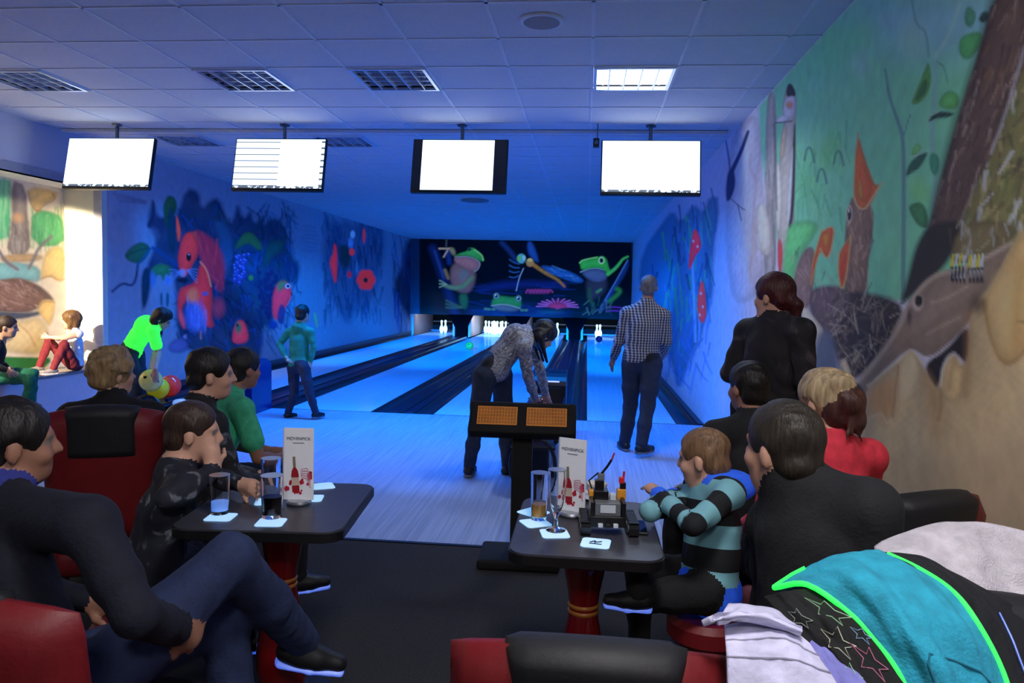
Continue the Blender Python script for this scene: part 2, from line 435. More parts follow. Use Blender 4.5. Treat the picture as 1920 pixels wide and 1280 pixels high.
# ------------------------------------------------------------------ hanging screens
def screen_mat(kind):
    m = bpy.data.materials.new('screen_' + kind); m.use_nodes = True; nt = m.node_tree; p = nt.nodes['Principled BSDF']
    p.inputs['Base Color'].default_value = (.02, .02, .02, 1); p.inputs['Roughness'].default_value = .2
    p.inputs['Emission Strength'].default_value = 2.2
    tc = nt.nodes.new('ShaderNodeTexCoord'); sp = nt.nodes.new('ShaderNodeSeparateXYZ'); nt.links.new(tc.outputs['Object'], sp.inputs[0])
    def math_(op, a, b=None):
        n = nt.nodes.new('ShaderNodeMath'); n.operation = op
        for q, v in enumerate((a, b)):
            if v is None: continue
            if isinstance(v, (int, float)): n.inputs[q].default_value = v
            else: nt.links.new(v, n.inputs[q])
        return n.outputs[0]
    x, z = sp.outputs['X'], sp.outputs['Z']
    if kind == 'bars':      # picture narrower than the panel
        f = math_('MULTIPLY', math_('GREATER_THAN', x, -.385), math_('LESS_THAN', x, .345))
    elif kind == 'lines':   # score table with thin ruled lines on the left half
        fr = math_('FRACT', math_('MULTIPLY', math_('ADD', z, .3), 15.0))
        ln = math_('MULTIPLY', math_('LESS_THAN', fr, .14), math_('LESS_THAN', x, .0))
        tk = math_('MULTIPLY', math_('LESS_THAN', fr, .3), math_('GREATER_THAN', x, .435))
        f = math_('SUBTRACT', 1.0, math_('MULTIPLY', math_('MAXIMUM', ln, tk), .9))
    else:
        f = math_('ADD', math_('MULTIPLY', x, 0.0), 1.0)
    cb = nt.nodes.new('ShaderNodeCombineColor')
    foot = math_('LESS_THAN', z, -.232)           # darker footer strip of the score page
    nz = nt.nodes.new('ShaderNodeTexNoise'); nz.inputs['Scale'].default_value = 22; nt.links.new(tc.outputs['Object'], nz.inputs['Vector'])
    if kind != 'bars':
        g = math_('SUBTRACT', 1.0, math_('MULTIPLY', foot, math_('MULTIPLY', math_('GREATER_THAN', nz.outputs['Fac'], .5), .9)))
        f = math_('MULTIPLY', f, g)
    nt.links.new(math_('MULTIPLY', f, .60), cb.inputs[0]); nt.links.new(math_('MULTIPLY', f, .74), cb.inputs[1]); nt.links.new(f, cb.inputs[2])
    nt.links.new(cb.outputs[0], p.inputs['Emission Color'])
    return m
tv_lab = ['bright white hanging flat screen beside the alcove bulkhead', 'bright hanging flat screen showing ruled score lines', 'hanging flat screen with a narrow bright picture between black side bars', 'bright white hanging flat screen beside the bird mural']
TILT = math.radians(13)
for i, (x, k) in enumerate(zip((-5.03, -3.18, -1.31, .58), ('plain', 'lines', 'bars', 'plain'))):
    e = empty('hanging_screen', (x, 7.54, 2.785), 0, tv_lab[i], 'screen', 'hanging score screens')
    W, H = .965, .565
    R = Matrix.Rotation(TILT, 4, 'X')
    hb = MB().box((0, .03, 0), (W, .05, H), bev=.008); hb.box((0, .07, -.02), (W * .7, .05, H * .7), bev=.02)
    o = hb.build('housing', M_black, e, True); o.rotation_euler = (-TILT, 0, 0)
    sc = MB().add([(-W / 2 + .012, .003, -H / 2 + .028), (W / 2 - .012, .003, -H / 2 + .028), (W / 2 - .012, .003, H / 2 - .012), (-W / 2 + .012, .003, H / 2 - .012)], [(0, 1, 2, 3)])
    o = sc.build('screen_panel', screen_mat(k), e); o.rotation_euler = (-TILT, 0, 0)
    MB().tube([(0, .16, .1), (0, .16, ZC - 2.785)], .018, 12).build('pole', M_grey, e, True)
    MB().box((0, .13, .06), (.2, .05, .16), bev=.006).build('bracket', M_black, e)
    MB().lathe([(.05, 0), (.05, -.012), (.02, -.02)], c=(0, .16, ZC - 2.785), n=20).build('ceiling_plate', M_grey, e, True)
p = aY(1118, 268, 7.6)
e = empty('sensor_box', (p[0], 7.6, p[2]), 0, 'small dark sensor box hung beside the screen near the bird mural', 'sensor')
MB().box((0, 0, 0), (.06, .08, .085), bev=.008).build('case', M_black, e)
MB().tube([(.01, 0, .04), (.01, 0, ZC - p[2])], .006, 8).build('stem', M_grey, e)
MB().lathe([(.018, 0), (.018, .01), (0, .012)], M=Matrix.Translation((0, -.04, 0)) @ Matrix.Rotation(math.pi / 2, 4, 'X'), n=14).build('lens', M_grey, e, True)
# ================================================================== PAINTED WALLS
def chaikin(P, n=2, closed=True):
    P = np.asarray(P, float)
    for _ in range(n):
        if closed:
            Q = np.roll(P, -1, 0); P = np.stack([P * .75 + Q * .25, P * .25 + Q * .75], 1).reshape(-1, 2)
        else:
            A, B = P[:-1], P[1:]
            P = np.concatenate([P[:1], np.stack([A * .75 + B * .25, A * .25 + B * .75], 1).reshape(-1, 2), P[-1:]])
    return P

class Canvas:
    def __init__(s, O, U, V, us, vs_, base, L=(1, 1, 1)):
        O, U, V = map(lambda a: np.asarray(a, float), (O, U, V))
        s.us, s.vs = np.asarray(us), np.asarray(vs_); s.nu, s.nv = len(us), len(vs_)
        uu, vv = np.meshgrid(s.us, s.vs, indexing='ij')
        s.P = (O + uu[..., None] * U + vv[..., None] * V).reshape(-1, 3)
        s.px, s.py = project(s.P)
        s.L = np.asarray(L, float)
        b0 = s2l(base) / s.L; s.col = np.tile(b0 * min(1, .9 / b0.max()), (len(s.P), 1)); s.flu = np.zeros((len(s.P), 3))
        s.T = (0, 0, 1.0); s.rng = np.random.default_rng(7); s.fl = 0.0
    def t(s, P):
        P = np.atleast_2d(np.asarray(P, float)); return P / s.T[2] + np.array(s.T[:2])
    def _apply(s, idx, a, c, fl, sh=None):
        c = np.asarray(c, float); lin = s2l(c)
        al = lin / s.L; al = al * min(1, .9 / max(al.max(), 1e-6))
        if sh is not None: al = np.minimum(al * sh[:, None], .92); lin = lin * sh[:, None]
        a = a[:, None]
        s.col[idx] = s.col[idx] * (1 - a) + al * a
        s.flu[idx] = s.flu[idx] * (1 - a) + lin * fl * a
    def poly(s, P, c, soft=2.5, a=1.0, sm=2, fl=None, tex=0):
        P = s.t(P)
        if sm: P = chaikin(P, sm)
        x0, y0 = P.min(0) - soft; x1, y1 = P.max(0) + soft
        idx = np.nonzero((s.px > x0) & (s.px < x1) & (s.py > y0) & (s.py < y1))[0]
        if not len(idx): return
        X, Y = s.px[idx], s.py[idx]; d2 = np.full(len(idx), 1e9); ins = np.zeros(len(idx), bool)
        Q = np.roll(P, -1, 0)
        for (ax, ay), (bx, by) in zip(P, Q):
            dx, dy = bx - ax, by - ay; l2 = dx * dx + dy * dy + 1e-9
            t = np.clip(((X - ax) * dx + (Y - ay) * dy) / l2, 0, 1)
            d2 = np.minimum(d2, (X - ax - t * dx) ** 2 + (Y - ay - t * dy) ** 2)
            if ay != by:
                k = ((ay > Y) != (by > Y)) & (X < dx * (Y - ay) / (by - ay) + ax); ins ^= k
        d = np.sqrt(d2) * np.where(ins, 1, -1)
        al = np.clip(d / soft + .5, 0, 1) * a
        if tex:
            n = np.sin(X * .09 + 1.7 * np.sin(Y * .043)) * np.sin(Y * .071 + 2 * np.sin(X * .031)) + .5 * np.sin(X * .05 - Y * .08 + 2 * np.sin(Y * .02))
            al = al * np.clip(1 - tex * (.5 + .35 * n), 0, 1)
        sh = None
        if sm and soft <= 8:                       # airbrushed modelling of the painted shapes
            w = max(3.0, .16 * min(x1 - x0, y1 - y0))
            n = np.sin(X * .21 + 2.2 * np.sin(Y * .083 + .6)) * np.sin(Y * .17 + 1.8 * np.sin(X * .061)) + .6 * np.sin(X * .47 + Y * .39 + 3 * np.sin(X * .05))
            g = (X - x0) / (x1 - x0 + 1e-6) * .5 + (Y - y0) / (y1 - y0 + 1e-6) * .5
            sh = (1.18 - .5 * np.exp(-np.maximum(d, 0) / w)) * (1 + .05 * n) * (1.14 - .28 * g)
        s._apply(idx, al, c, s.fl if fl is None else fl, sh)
    def line(s, P, w, c, soft=2.0, a=1.0, fl=None, w1=None):
        P = chaikin(s.t(P), 2, False); w = w / s.T[2]; w1 = w if w1 is None else w1 / s.T[2]
        m = max(w, w1) + soft
        x0, y0 = P.min(0) - m; x1, y1 = P.max(0) + m
        idx = np.nonzero((s.px > x0) & (s.px < x1) & (s.py > y0) & (s.py < y1))[0]
        if not len(idx): return
        X, Y = s.px[idx], s.py[idx]; al = np.zeros(len(idx)); n = len(P) - 1
        for k in range(n):
            (ax, ay), (bx, by) = P[k], P[k + 1]; dx, dy = bx - ax, by - ay; l2 = dx * dx + dy * dy + 1e-9
            t = np.clip(((X - ax) * dx + (Y - ay) * dy) / l2, 0, 1)
            r = w + (w1 - w) * (k + t) / n
            al = np.maximum(al, np.clip((r / 2 - np.hypot(X - ax - t * dx, Y - ay - t * dy)) / soft + .5, 0, 1))
        s._apply(idx, al * a, c, s.fl if fl is None else fl)
    def blob(s, x, y, rx, ry, c, soft=.35, a=1.0, fl=None):
        (x, y), = s.t([(x, y)]); rx /= s.T[2]; ry /= s.T[2]
        idx = np.nonzero((abs(s.px - x) < rx * 1.3) & (abs(s.py - y) < ry * 1.3))[0]
        if not len(idx): return
        d = np.hypot((s.px[idx] - x) / rx, (s.py[idx] - y) / ry)
        s._apply(idx, np.clip((1 - d) / soft + .3, 0, 1) * a, c, s.fl if fl is None else fl)
    def strokes(s, box, n, ln, ang, w, cols, a=.7, fl=None, jit=.35, inside=None):
        r = s.rng
        for _ in range(n):
            x, y = r.uniform(box[0], box[2]), r.uniform(box[1], box[3])
            if inside is not None and not pip(x, y, inside): continue
            t = ang + r.normal() * jit; l = ln * r.uniform(.5, 1.4)
            dx, dy = math.cos(t) * l / 2, math.sin(t) * l / 2
            s.line([(x - dx, y - dy), (x + r.normal() * l * .04, y + r.normal() * l * .04), (x + dx, y + dy)], w * r.uniform(.6, 1.3), cols[r.integers(len(cols))], 3.0, a, fl, w * .5)
    def build(s, name, parent, flip=False, rough=.75):
        me = bpy.data.meshes.new(name); nu, nv = s.nu, s.nv
        i, j = np.meshgrid(np.arange(nu - 1), np.arange(nv - 1), indexing='ij')
        a = (i * nv + j).ravel(); q = np.stack([a, a + nv, a + nv + 1, a + 1], 1)
        if flip: q = q[:, ::-1]
        quick_mesh(me, s.P, q)
        for nm, arr in (('paint', s.col), ('glow', s.flu)):
            at = me.color_attributes.new(nm, 'FLOAT_COLOR', 'POINT')
            at.data.foreach_set('color', np.concatenate([arr, np.ones((len(arr), 1))], 1).astype(np.float32).ravel())
        m = bpy.data.materials.new(name + '_paint'); m.use_nodes = True; nt = m.node_tree; p = nt.nodes['Principled BSDF']
        v1 = nt.nodes.new('ShaderNodeVertexColor'); v1.layer_name = 'paint'; v2 = nt.nodes.new('ShaderNodeVertexColor'); v2.layer_name = 'glow'
        tc = nt.nodes.new('ShaderNodeTexCoord'); no = nt.nodes.new('ShaderNodeTexNoise'); no.inputs['Scale'].default_value = 9; no.inputs['Detail'].default_value = 5
        mx = nt.nodes.new('ShaderNodeMix'); mx.data_type = 'RGBA'; mx.blend_type = 'MULTIPLY'; mx.inputs[0].default_value = .35
        rp = nt.nodes.new('ShaderNodeValToRGB'); rp.color_ramp.elements[0].color = (.6, .6, .6, 1); rp.color_ramp.elements[0].position = .3; rp.color_ramp.elements[1].position = .65
        nt.links.new(tc.outputs['Object'], no.inputs['Vector']); nt.links.new(no.outputs['Fac'], rp.inputs['Fac'])
        nt.links.new(v1.outputs['Color'], mx.inputs[6]); nt.links.new(rp.outputs['Color'], mx.inputs[7]); nt.links.new(mx.outputs[2], p.inputs['Base Color'])
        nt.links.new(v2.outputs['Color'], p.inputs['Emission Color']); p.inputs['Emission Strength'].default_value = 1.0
        p.inputs['Roughness'].default_value = rough
        return link(name, me, m, parent)

def quick_mesh(me, V, Q, mats=None, smooth=True):
    V = np.asarray(V, np.float32); Q = np.asarray(Q, np.int32)
    me.vertices.add(len(V)); me.vertices.foreach_set('co', V.ravel())
    me.loops.add(Q.size); me.loops.foreach_set('vertex_index', Q.ravel())
    me.polygons.add(len(Q)); me.polygons.foreach_set('loop_start', np.arange(len(Q), dtype=np.int32) * Q.shape[1])
    if mats is not None: me.polygons.foreach_set('material_index', np.asarray(mats, np.int32))
    if smooth: me.polygons.foreach_set('use_smooth', np.ones(len(Q), bool))
    me.update(calc_edges=True); me.validate()

def pip(x, y, P):
    r = False; n = len(P)
    for i in range(n):
        (ax, ay), (bx, by) = P[i], P[(i + 1) % n]
        if (ay > y) != (by > y) and x < (bx - ax) * (y - ay) / (by - ay) + ax: r = not r
    return r

geo = lambda a, b, n: np.exp(np.linspace(math.log(a), math.log(b), n))
# ---------------------------------------------------------------- wall_right: birds, torn paper, toadstools
wall_r = tag(MB().box((XR + .055, (YB + 29) / 2, ZC / 2), (.1, 29 - YB, ZC + .2)).build('wall_right', M_wall), kind='structure')
W = Canvas((XR + .001, 0, 0), (0, 1, 0), (0, 0, 1), geo(2.2, YM, 520), np.linspace(0, ZC + .02, 330), (178, 172, 186), (.37, .36, .38))
W.T = (1280, 0, 3.0)
G = [(430, 600), (520, 490), (965, 0), (2300, -300), (2300, 1700), (600, 1680), (560, 1500), (480, 1100), (430, 800)]
W.poly(G, (92, 150, 122), 6, sm=0)
W.poly([(900, 60), (1300, -60), (1900, -60), (1750, 260), (1500, 330), (1150, 280), (980, 120)], (112, 152, 170), 90, .8)
W.poly([(840, 130), (1050, 60), (1100, 250), (900, 380), (760, 420), (640, 520), (720, 330)], (88, 160, 122), 50, .6)
for x, y, r, c in ((1000, 360, 60, (128, 168, 160)), (920, 540, 50, (108, 165, 140)), (740, 480, 40, (110, 170, 150)), (1290, 200, 90, (122, 165, 150)), (850, 780, 60, (84, 150, 70)), (820, 880, 60, (70, 140, 70)), (700, 1050, 90, (70, 135, 90)), (1330, 1080, 60, (90, 150, 80)), (900, 640, 160, (92, 155, 120)), (1150, 900, 120, (88, 150, 118))):
    W.blob(x, y, r, r * 1.5, c, 1.0, .6)
W.strokes((620, 760, 940, 1260), 46, 130, 1.6, 12, [(50, 120, 75), (80, 150, 70), (60, 130, 95), (110, 165, 120)], .5)
for cx, cy in ((715, 830), (785, 950), (880, 850)):
    W.line([(cx - 30, cy + 70), (cx - 15, cy), (cx + 8, cy), (cx + 25, cy + 80)], 12, (40, 85, 75), 3, .8); W.line([(cx - 8, cy + 20), (cx - 14, cy + 150)], 16, (85, 150, 110), 4, .7)
# paper at the edge of the green, grey trunk and woodpecker
W.poly([(240, 800), (425, 595), (445, 900), (440, 1030), (500, 1280), (470, 1500), (400, 1700), (250, 1700)], (172, 162, 172), 8)
W.line([(385, 870), (375, 950), (420, 1010), (395, 1200), (420, 1400)], 14, (140, 122, 120), 6, .7)
W.poly([(465, 560), (520, 485), (527, 800), (530, 1000), (520, 1700), (455, 1650), (470, 1280)], (116, 108, 108), 4)
W.strokes((465, 520, 525, 1600), 40, 120, 1.57, 9, [(92, 84, 86), (140, 132, 134)], .6, jit=.08)
W.poly([(435, 1130), (470, 1170), (500, 1300), (490, 1460), (420, 1400), (410, 1200)], (178, 168, 158), 5)
W.poly([(605, 462), (638, 520), (640, 620), (632, 800), (630, 1280), (610, 1560), (540, 1560), (530, 1200), (540, 900), (572, 700), (558, 600), (580, 500)], (132, 124, 120), 3)
W.poly([(605, 460), (637, 515), (632, 548), (582, 548), (584, 490)], (22, 22, 30), 3)
W.poly([(580, 548), (636, 532), (634, 650), (566, 682), (562, 610)], (186, 176, 188), 3)
W.blob(604, 590, 22, 26, (178, 96, 84), .8, .8); W.blob(588, 590, 7, 14, (190, 150, 60))
W.poly([(516, 692), (545, 645), (600, 655), (580, 688)], (200, 194, 204), 3); W.line([(520, 690), (570, 688), (615, 680)], 6, (50, 40, 45), 2)
W.poly([(628, 680), (636, 720), (632, 1100), (612, 1300), (588, 1270), (606, 1000), (620, 800)], (28, 26, 32), 3)
W.poly([(606, 930), (622, 780), (618, 1000), (604, 1240), (586, 1280), (590, 1100)], (206, 204, 212), 3)
W.poly([(560, 720), (585, 700), (575, 860), (555, 900), (545, 860)], (150, 128, 108), 5)
W.poly([(522, 930), (545, 900), (560, 1100), (550, 1300), (525, 1300)], (190, 182, 176), 5)
W.poly([(536, 1340), (556, 1350), (566, 1440), (548, 1560), (534, 1500)], (168, 52, 56), 3)
W.line([(515, 700), (520, 900), (530, 1180)], 10, (60, 55, 60), 4, .7)
# dark swallow shape and twigs on the pale paper
W.line([(368, 740), (330, 850), (275, 965)], 16, (24, 34, 74), 3, 1, None, 26); W.line([(243, 790), (258, 880), (268, 960)], 8, (30, 40, 86), 3)
W.poly([(250, 960), (290, 950), (300, 1040), (268, 1130), (240, 1130)], (22, 30, 70), 4)
W.line([(275, 1120), (330, 1170), (350, 1180)], 5, (60, 55, 70), 2); W.line([(310, 1150), (330, 1240)], 5, (60, 55, 70), 2); W.line([(160, 1060), (190, 1180), (185, 1300)], 7, (70, 70, 96), 3)
# stems and leaves
W.line([(1290, 0), (1310, 140), (1370, 170), (1385, 320)], 9, (76, 116, 118), 3); W.line([(1560, 20), (1500, 200), (1420, 320)], 18, (128, 166, 160), 5, .8)
W.line([(1140, 390), (1160, 540), (1210, 680), (1240, 770), (1245, 1000), (1240, 1700)], 12, (72, 108, 110), 3, .9, None, 26); W.line([(1240, 770), (1262, 700), (1278, 650)], 6, (72, 108, 110), 2)
W.line([(1425, 350), (1410, 600), (1400, 800), (1425, 1000), (1400, 1400)], 24, (98, 138, 136), 5, .85)
W.line([(1430, 350), (1470, 370), (1490, 460)], 9, (70, 125, 105), 3)
for P, c in (([(1385, 330), (1402, 480), (1350, 570), (1300, 592), (1285, 575), (1310, 520), (1360, 400)], (74, 126, 58)), ([(1370, 420), (1380, 500), (1330, 565), (1300, 570)], (44, 86, 50)),
             ([(1390, 655), (1440, 622), (1540, 636), (1490, 662), (1430, 664), (1372, 692)], (26, 52, 46)), ([(1480, 500), (1560, 530), (1545, 622), (1425, 606)], (74, 136, 74)),
             ([(1248, 1002), (1280, 900), (1392, 838), (1335, 945), (1290, 970)], (34, 72, 58)), ([(1280, 860), (1320, 800), (1350, 830), (1300, 880)], (86, 146, 80)),
             ([(1560, 200), (1690, 170), (1680, 260), (1600, 350), (1550, 300)], (64, 128, 76)), ([(1655, 120), (1690, 60), (1722, 70), (1715, 130)], (28, 56, 50)),
             ([(1270, 1150), (1360, 1130), (1390, 1280), (1330, 1280), (1280, 1200)], (48, 98, 62)), ([(1600, 20), (1660, 80), (1620, 170), (1580, 120)], (60, 115, 90)), ([(1390, 850), (1450, 880), (1430, 1000), (1390, 960)], (50, 110, 85))):
    W.poly(P, c, 4)
W.line([(1285, 890), (1330, 860), (1390, 838)], 8, (150, 180, 165), 3, .8); W.line([(1376, 690), (1400, 640), (1440, 628)], 8, (150, 185, 165), 3, .8)
# the big nestling with open beak
W.poly([(958, 1085), (1070, 1150), (1075, 1280), (1040, 1500), (1040, 1640), (940, 1700), (900, 1600), (915, 1300), (928, 1180)], (98, 76, 64), 4)
W.strokes((920, 1180, 1070, 1660), 60, 70, 1.5, 9, [(130, 104, 88), (70, 54, 48), (150, 120, 100)], .6, inside=[(958, 1085), (1070, 1150), (1075, 1280), (1040, 1640), (915, 1640), (928, 1180)])
W.poly([(988, 748), (1012, 850), (1050, 960), (1085, 1050), (1117, 1026), (1062, 1150), (1030, 1182), (985, 1180), (964, 1110), (968, 930)], (220, 112, 44), 3)
W.poly([(996, 880), (1040, 980), (1072, 1066), (1030, 1150), (984, 1100)], (184, 84, 40), 6); W.poly([(990, 990), (1015, 1060), (1010, 1130), (985, 1090)], (205, 140, 50), 6)
W.line([(1117, 1028), (1060, 1130), (1025, 1178), (985, 1170), (964, 1110)], 10, (222, 186, 138), 3); W.line([(986, 750), (968, 930), (964, 1110)], 7, (226, 150, 84), 2)
W.blob(938, 1205, 18, 56, (150, 135, 120)); W.blob(938, 1205, 12, 40, (20, 16, 16)); W.blob(934, 1185, 5, 10, (200, 200, 200))
# tree trunks at the edge
T1 = [(1755, -60), (1990, -60), (1990, 250), (1900, 420), (1830, 620), (1740, 870), (1640, 1060), (1560, 1300), (1480, 1460), (1330, 1640), (1310, 1500), (1385, 1280), (1450, 1000), (1560, 620), (1680, 250)]
W.poly([(1920, 250), (2300, -60), (2300, 1500), (1860, 1500), (1700, 1450), (1480, 1500), (1560, 1280), (1640, 1060), (1830, 620)], (96, 90, 56), 6)
W.strokes((1560, 500, 1990, 1480), 170, 110, 1.95, 24, [(60, 52, 40), (128, 118, 80), (150, 152, 158), (70, 84, 44)], .6)
W.poly(T1, (72, 56, 50), 6)
W.strokes((1330, 0, 1990, 1640), 420, 90, 1.87, 17, [(104, 88, 82), (44, 34, 30), (126, 110, 104), (92, 68, 54), (60, 46, 42)], .55, jit=.1, inside=T1)
W.line([(1755, -40), (1680, 250), (1560, 620), (1450, 1000), (1390, 1280), (1330, 1600)], 36, (30, 24, 24), 16, .7)
W.line([(1925, 260), (1830, 600), (1735, 860)], 12, (160, 158, 172), 6, .6)
# lower right: hedge, chicks, grey bird, torn paper
W.T = (1280, 427, 3.0)
W.poly([(600, -40), (790, -40), (700, 110), (640, 170), (605, 400), (560, 300), (570, 100)], (78, 148, 92), 8)
W.poly([(1320, 60), (1420, -40), (1600, -40), (1500, 190), (1400, 290), (1290, 390), (1220, 430), (1260, 300)], (32, 28, 26), 10)
W.poly([(1560, -40), (1870, -40), (1850, 90), (1700, 175), (1490, 210)], (88, 78, 52), 8)
W.strokes((1500, -20, 1840, 180), 22, 70, 1.7, 16, [(60, 52, 36), (120, 112, 90), (130, 132, 140)], .6)
Hd = [(690, 420), (820, 380), (1000, 350), (1250, 420), (1215, 560), (1110, 720), (960, 880), (880, 780), (810, 620)]
W.poly(Hd, (42, 35, 34), 10)
W.poly([(690, 110), (745, 105), (745, 300), (700, 480), (640, 500), (605, 400), (640, 200)], (100, 78, 74), 5)
W.poly([(720, 330), (900, 320), (965, 400), (830, 640), (750, 560), (700, 430)], (78, 62, 66), 8)
W.strokes((620, 120, 960, 620), 70, 60, 1.5, 8, [(124, 100, 98), (60, 48, 52), (140, 116, 110)], .5)
W.strokes((820, 330, 1260, 840), 240, 90, -1.1, 6, [(112, 98, 84), (84, 70, 58), (140, 128, 112), (30, 25, 24)], .8, jit=.8, inside=Hd)
for P in ([(780, 20), (858, -20), (838, 120), (812, 182), (775, 118), (742, 230), (716, 352), (728, 200), (765, 70)], [(946, 45), (925, 250), (895, 368), (872, 250), (880, 135)]):
    W.poly(P, (210, 96, 46), 3); W.line(P[:5], 8, (220, 172, 110), 2.5, .9); W.line(P[4:] + P[:1], 6, (214, 160, 90), 2.5, .7)
W.poly([(780, 40), (830, 20), (815, 120), (790, 100)], (198, 120, 40), 5); W.poly([(925, 110), (915, 240), (897, 320), (886, 230)], (188, 66, 44), 5)
W.poly([(650, 490), (682, 432), (735, 500), (802, 582), (768, 620), (745, 720), (715, 800), (690, 700)], (188, 176, 160), 4)
W.poly([(760, 600), (830, 560), (880, 760), (880, 860), (720, 860), (735, 720)], (70, 76, 92), 14)
GB = [(1860, 70), (1700, 160), (1560, 228), (1420, 248), (1320, 340), (1250, 450), (1210, 560), (1100, 720), (975, 860), (965, 1000), (1000, 1060), (1045, 880), (1230, 712), (1290, 672), (1380, 740), (1490, 660), (1610, 540), (1650, 440), (1740, 330), (1850, 150)]
W.poly(GB, (110, 94, 84), 4)
W.line([(1850, 85), (1700, 170), (1560, 240), (1430, 258), (1330, 345), (1260, 460), (1215, 570), (1100, 735), (985, 870)], 20, (142, 128, 116), 8, .8)
W.line([(1700, 380), (1500, 480), (1380, 570), (1250, 650)], 40, (92, 76, 68), 16, .6)
W.line([(1600, 330), (1480, 400), (1400, 420)], 10, (140, 124, 112), 6, .7); W.line([(1560, 500), (1420, 570), (1370, 600)], 10, (136, 120, 108), 6, .6)
W.blob(1322, 418, 34, 52, (140, 126, 114)); W.blob(1328, 410, 24, 36, (28, 22, 22))
W.blob(1275, 500, 16, 55, (62, 50, 46), 1.0)
W.poly([(1360, 760), (1480, 690), (1600, 540), (1620, 620), (1600, 770), (1560, 730), (1520, 690), (1460, 760), (1445, 890), (1410, 910), (1380, 850)], (22, 18, 16), 6)
W.poly([(970, 860), (1010, 900), (1040, 960), (1020, 1060), (985, 1075), (968, 980)], (28, 24, 22), 6)
for x0 in (1512, 1612):
    for k, (dx, cc) in enumerate(((0, (190, 180, 60)), (22, (190, 200, 205)), (44, (190, 180, 60)), (66, (170, 180, 190)))):
        W.line([(x0 + dx + 12, 155), (x0 + dx, 200), (x0 + dx + 4, 240)], 16, cc, 2); W.line([(x0 + dx + 2, 225), (x0 + dx + 6, 300)], 15, (16, 18, 32), 2); W.line([(x0 + dx + 6, 235), (x0 + dx + 8, 285)], 5, (170, 178, 190), 2, .8)
PP = [(2300, -300), (1930, -20), (1860, 80), (1740, 320), (1640, 420), (1610, 560), (1602, 760), (1565, 770), (1522, 700), (1470, 760), (1446, 900), (1415, 890), (1350, 770), (1287, 668), (1228, 735), (1040, 885), (1028, 1000), (985, 1090), (930, 1130), (940, 1300), (900, 1700), (300, 4200), (2300, 4200)]
W.poly(PP, (172, 152, 118), 5, sm=1)
W.poly([(1100, 1300), (1500, 1150), (2300, 1100), (2300, 4200), (300, 4200)], (140, 124, 104), 120, .7)
W.line([(1040, 890), (1228, 738), (1287, 674), (1345, 760)], 9, (214, 202, 176), 4)
W.poly([(1230, 745), (1285, 690), (1330, 770), (1300, 900), (1240, 980), (1210, 1000)], (190, 172, 138), 10)
W.poly([(1060, 905), (1190, 830), (1205, 960), (1170, 1080), (1130, 1100), (1100, 1030), (1050, 1070), (1042, 960)], (150, 114, 76), 22, .85)
W.line([(1225, 770), (1208, 900), (1196, 1040), (1150, 1115), (1125, 1040), (1060, 1060), (1035, 1090)], 8, (212, 194, 160), 3)
W.line([(1215, 780), (1196, 960), (1180, 1060)], 14, (118, 84, 52), 8, .8)
W.poly([(1346, 770), (1420, 900), (1450, 1000), (1460, 1080), (1420, 1200), (1380, 1000)], (132, 104, 72), 26, .7)
W.line([(1450, 900), (1455, 1000), (1440, 1080)], 12, (110, 80, 52), 8, .7)
W.poly([(1470, 770), (1522, 706), (1568, 775), (1590, 800), (1560, 1000), (1470, 960), (1450, 900)], (176, 152, 112), 8); W.line([(1452, 890), (1470, 768), (1522, 704), (1560, 765)], 10, (222, 212, 190), 4)
W.line([(1500, 900), (1515, 780), (1535, 730)], 18, (130, 96, 62), 12, .7)
W.poly([(1690, 410), (1740, 330), (1868, 80), (1960, -40), (2100, 100), (2040, 600), (1925, 700), (1855, 772), (1785, 752), (1730, 620), (1705, 500)], (186, 156, 108), 6)
W.line([(1690, 410), (1710, 520), (1735, 630), (1785, 752), (1850, 772), (1925, 700)], 14, (120, 84, 46), 7, .8); W.line([(1800, 300), (1780, 460), (1800, 640)], 60, (200, 176, 132), 40, .7)
W.line([(1925, 200), (1880, 400), (1880, 640)], 40, (150, 112, 62), 26, .6)
W.line([(1612, 480), (1604, 760), (1590, 940)], 26, (112, 82, 54), 18, .75); W.blob(1660, 430, 50, 60, (64, 50, 42), 1.0, .8)
W.poly([(878, 772), (910, 722), (945, 800), (968, 950), (992, 1125), (950, 1135), (935, 930), (905, 800)], (184, 168, 140), 4); W.line([(905, 740), (892, 800), (925, 830)], 8, (120, 108, 92), 4, .7)
W.line([(1880, 520), (1950, 540)], 10, (90, 60, 30), 4, .6)
# plain wall further down the lane with faint lettering, then the toadstools
for k, y in enumerate((345, 395, 480, 520)):
    x = 310 + 8 * k
    for q in range(6): W.line([(x + q * 22, y), (x + q * 22 + 10, y - 14), (x + q * 22 + 8, y + 14)], 4, (138, 134, 146), 2.5, .5)
W.line([(400, -20), (390, 60), (405, 120), (375, 220), (390, 300)], 16, (150, 128, 112), 8, .6); W.line([(415, 40), (430, 110)], 12, (206, 202, 206), 4, .8)
W.T = (0, 0, 1.0)
W.poly([(1352, 372), (1336, 480), (1338, 560), (1322, 600), (1312, 640), (1300, 655), (1288, 690), (1272, 735), (1262, 690), (1252, 660), (1238, 640), (1228, 585), (1216, 560), (1196, 540), (1204, 470), (1240, 420), (1262, 392), (1276, 420), (1300, 380), (1320, 400), (1330, 366)], (30, 96, 128), 7, .9, sm=1)
W.strokes((1205, 400, 1335, 660), 110, 46, 1.55, 4, [(20, 60, 96), (60, 150, 120), (90, 150, 190), (16, 40, 80), (70, 160, 90)], .75, jit=.15, inside=[(1350, 372), (1338, 560), (1300, 660), (1272, 725), (1238, 640), (1200, 540), (1210, 460), (1300, 385)])
W.line([(1296, 470), (1300, 520), (1304, 640)], 5, (190, 205, 226), 2); W.line([(1312, 590), (1311, 650)], 5, (150, 180, 215), 2)
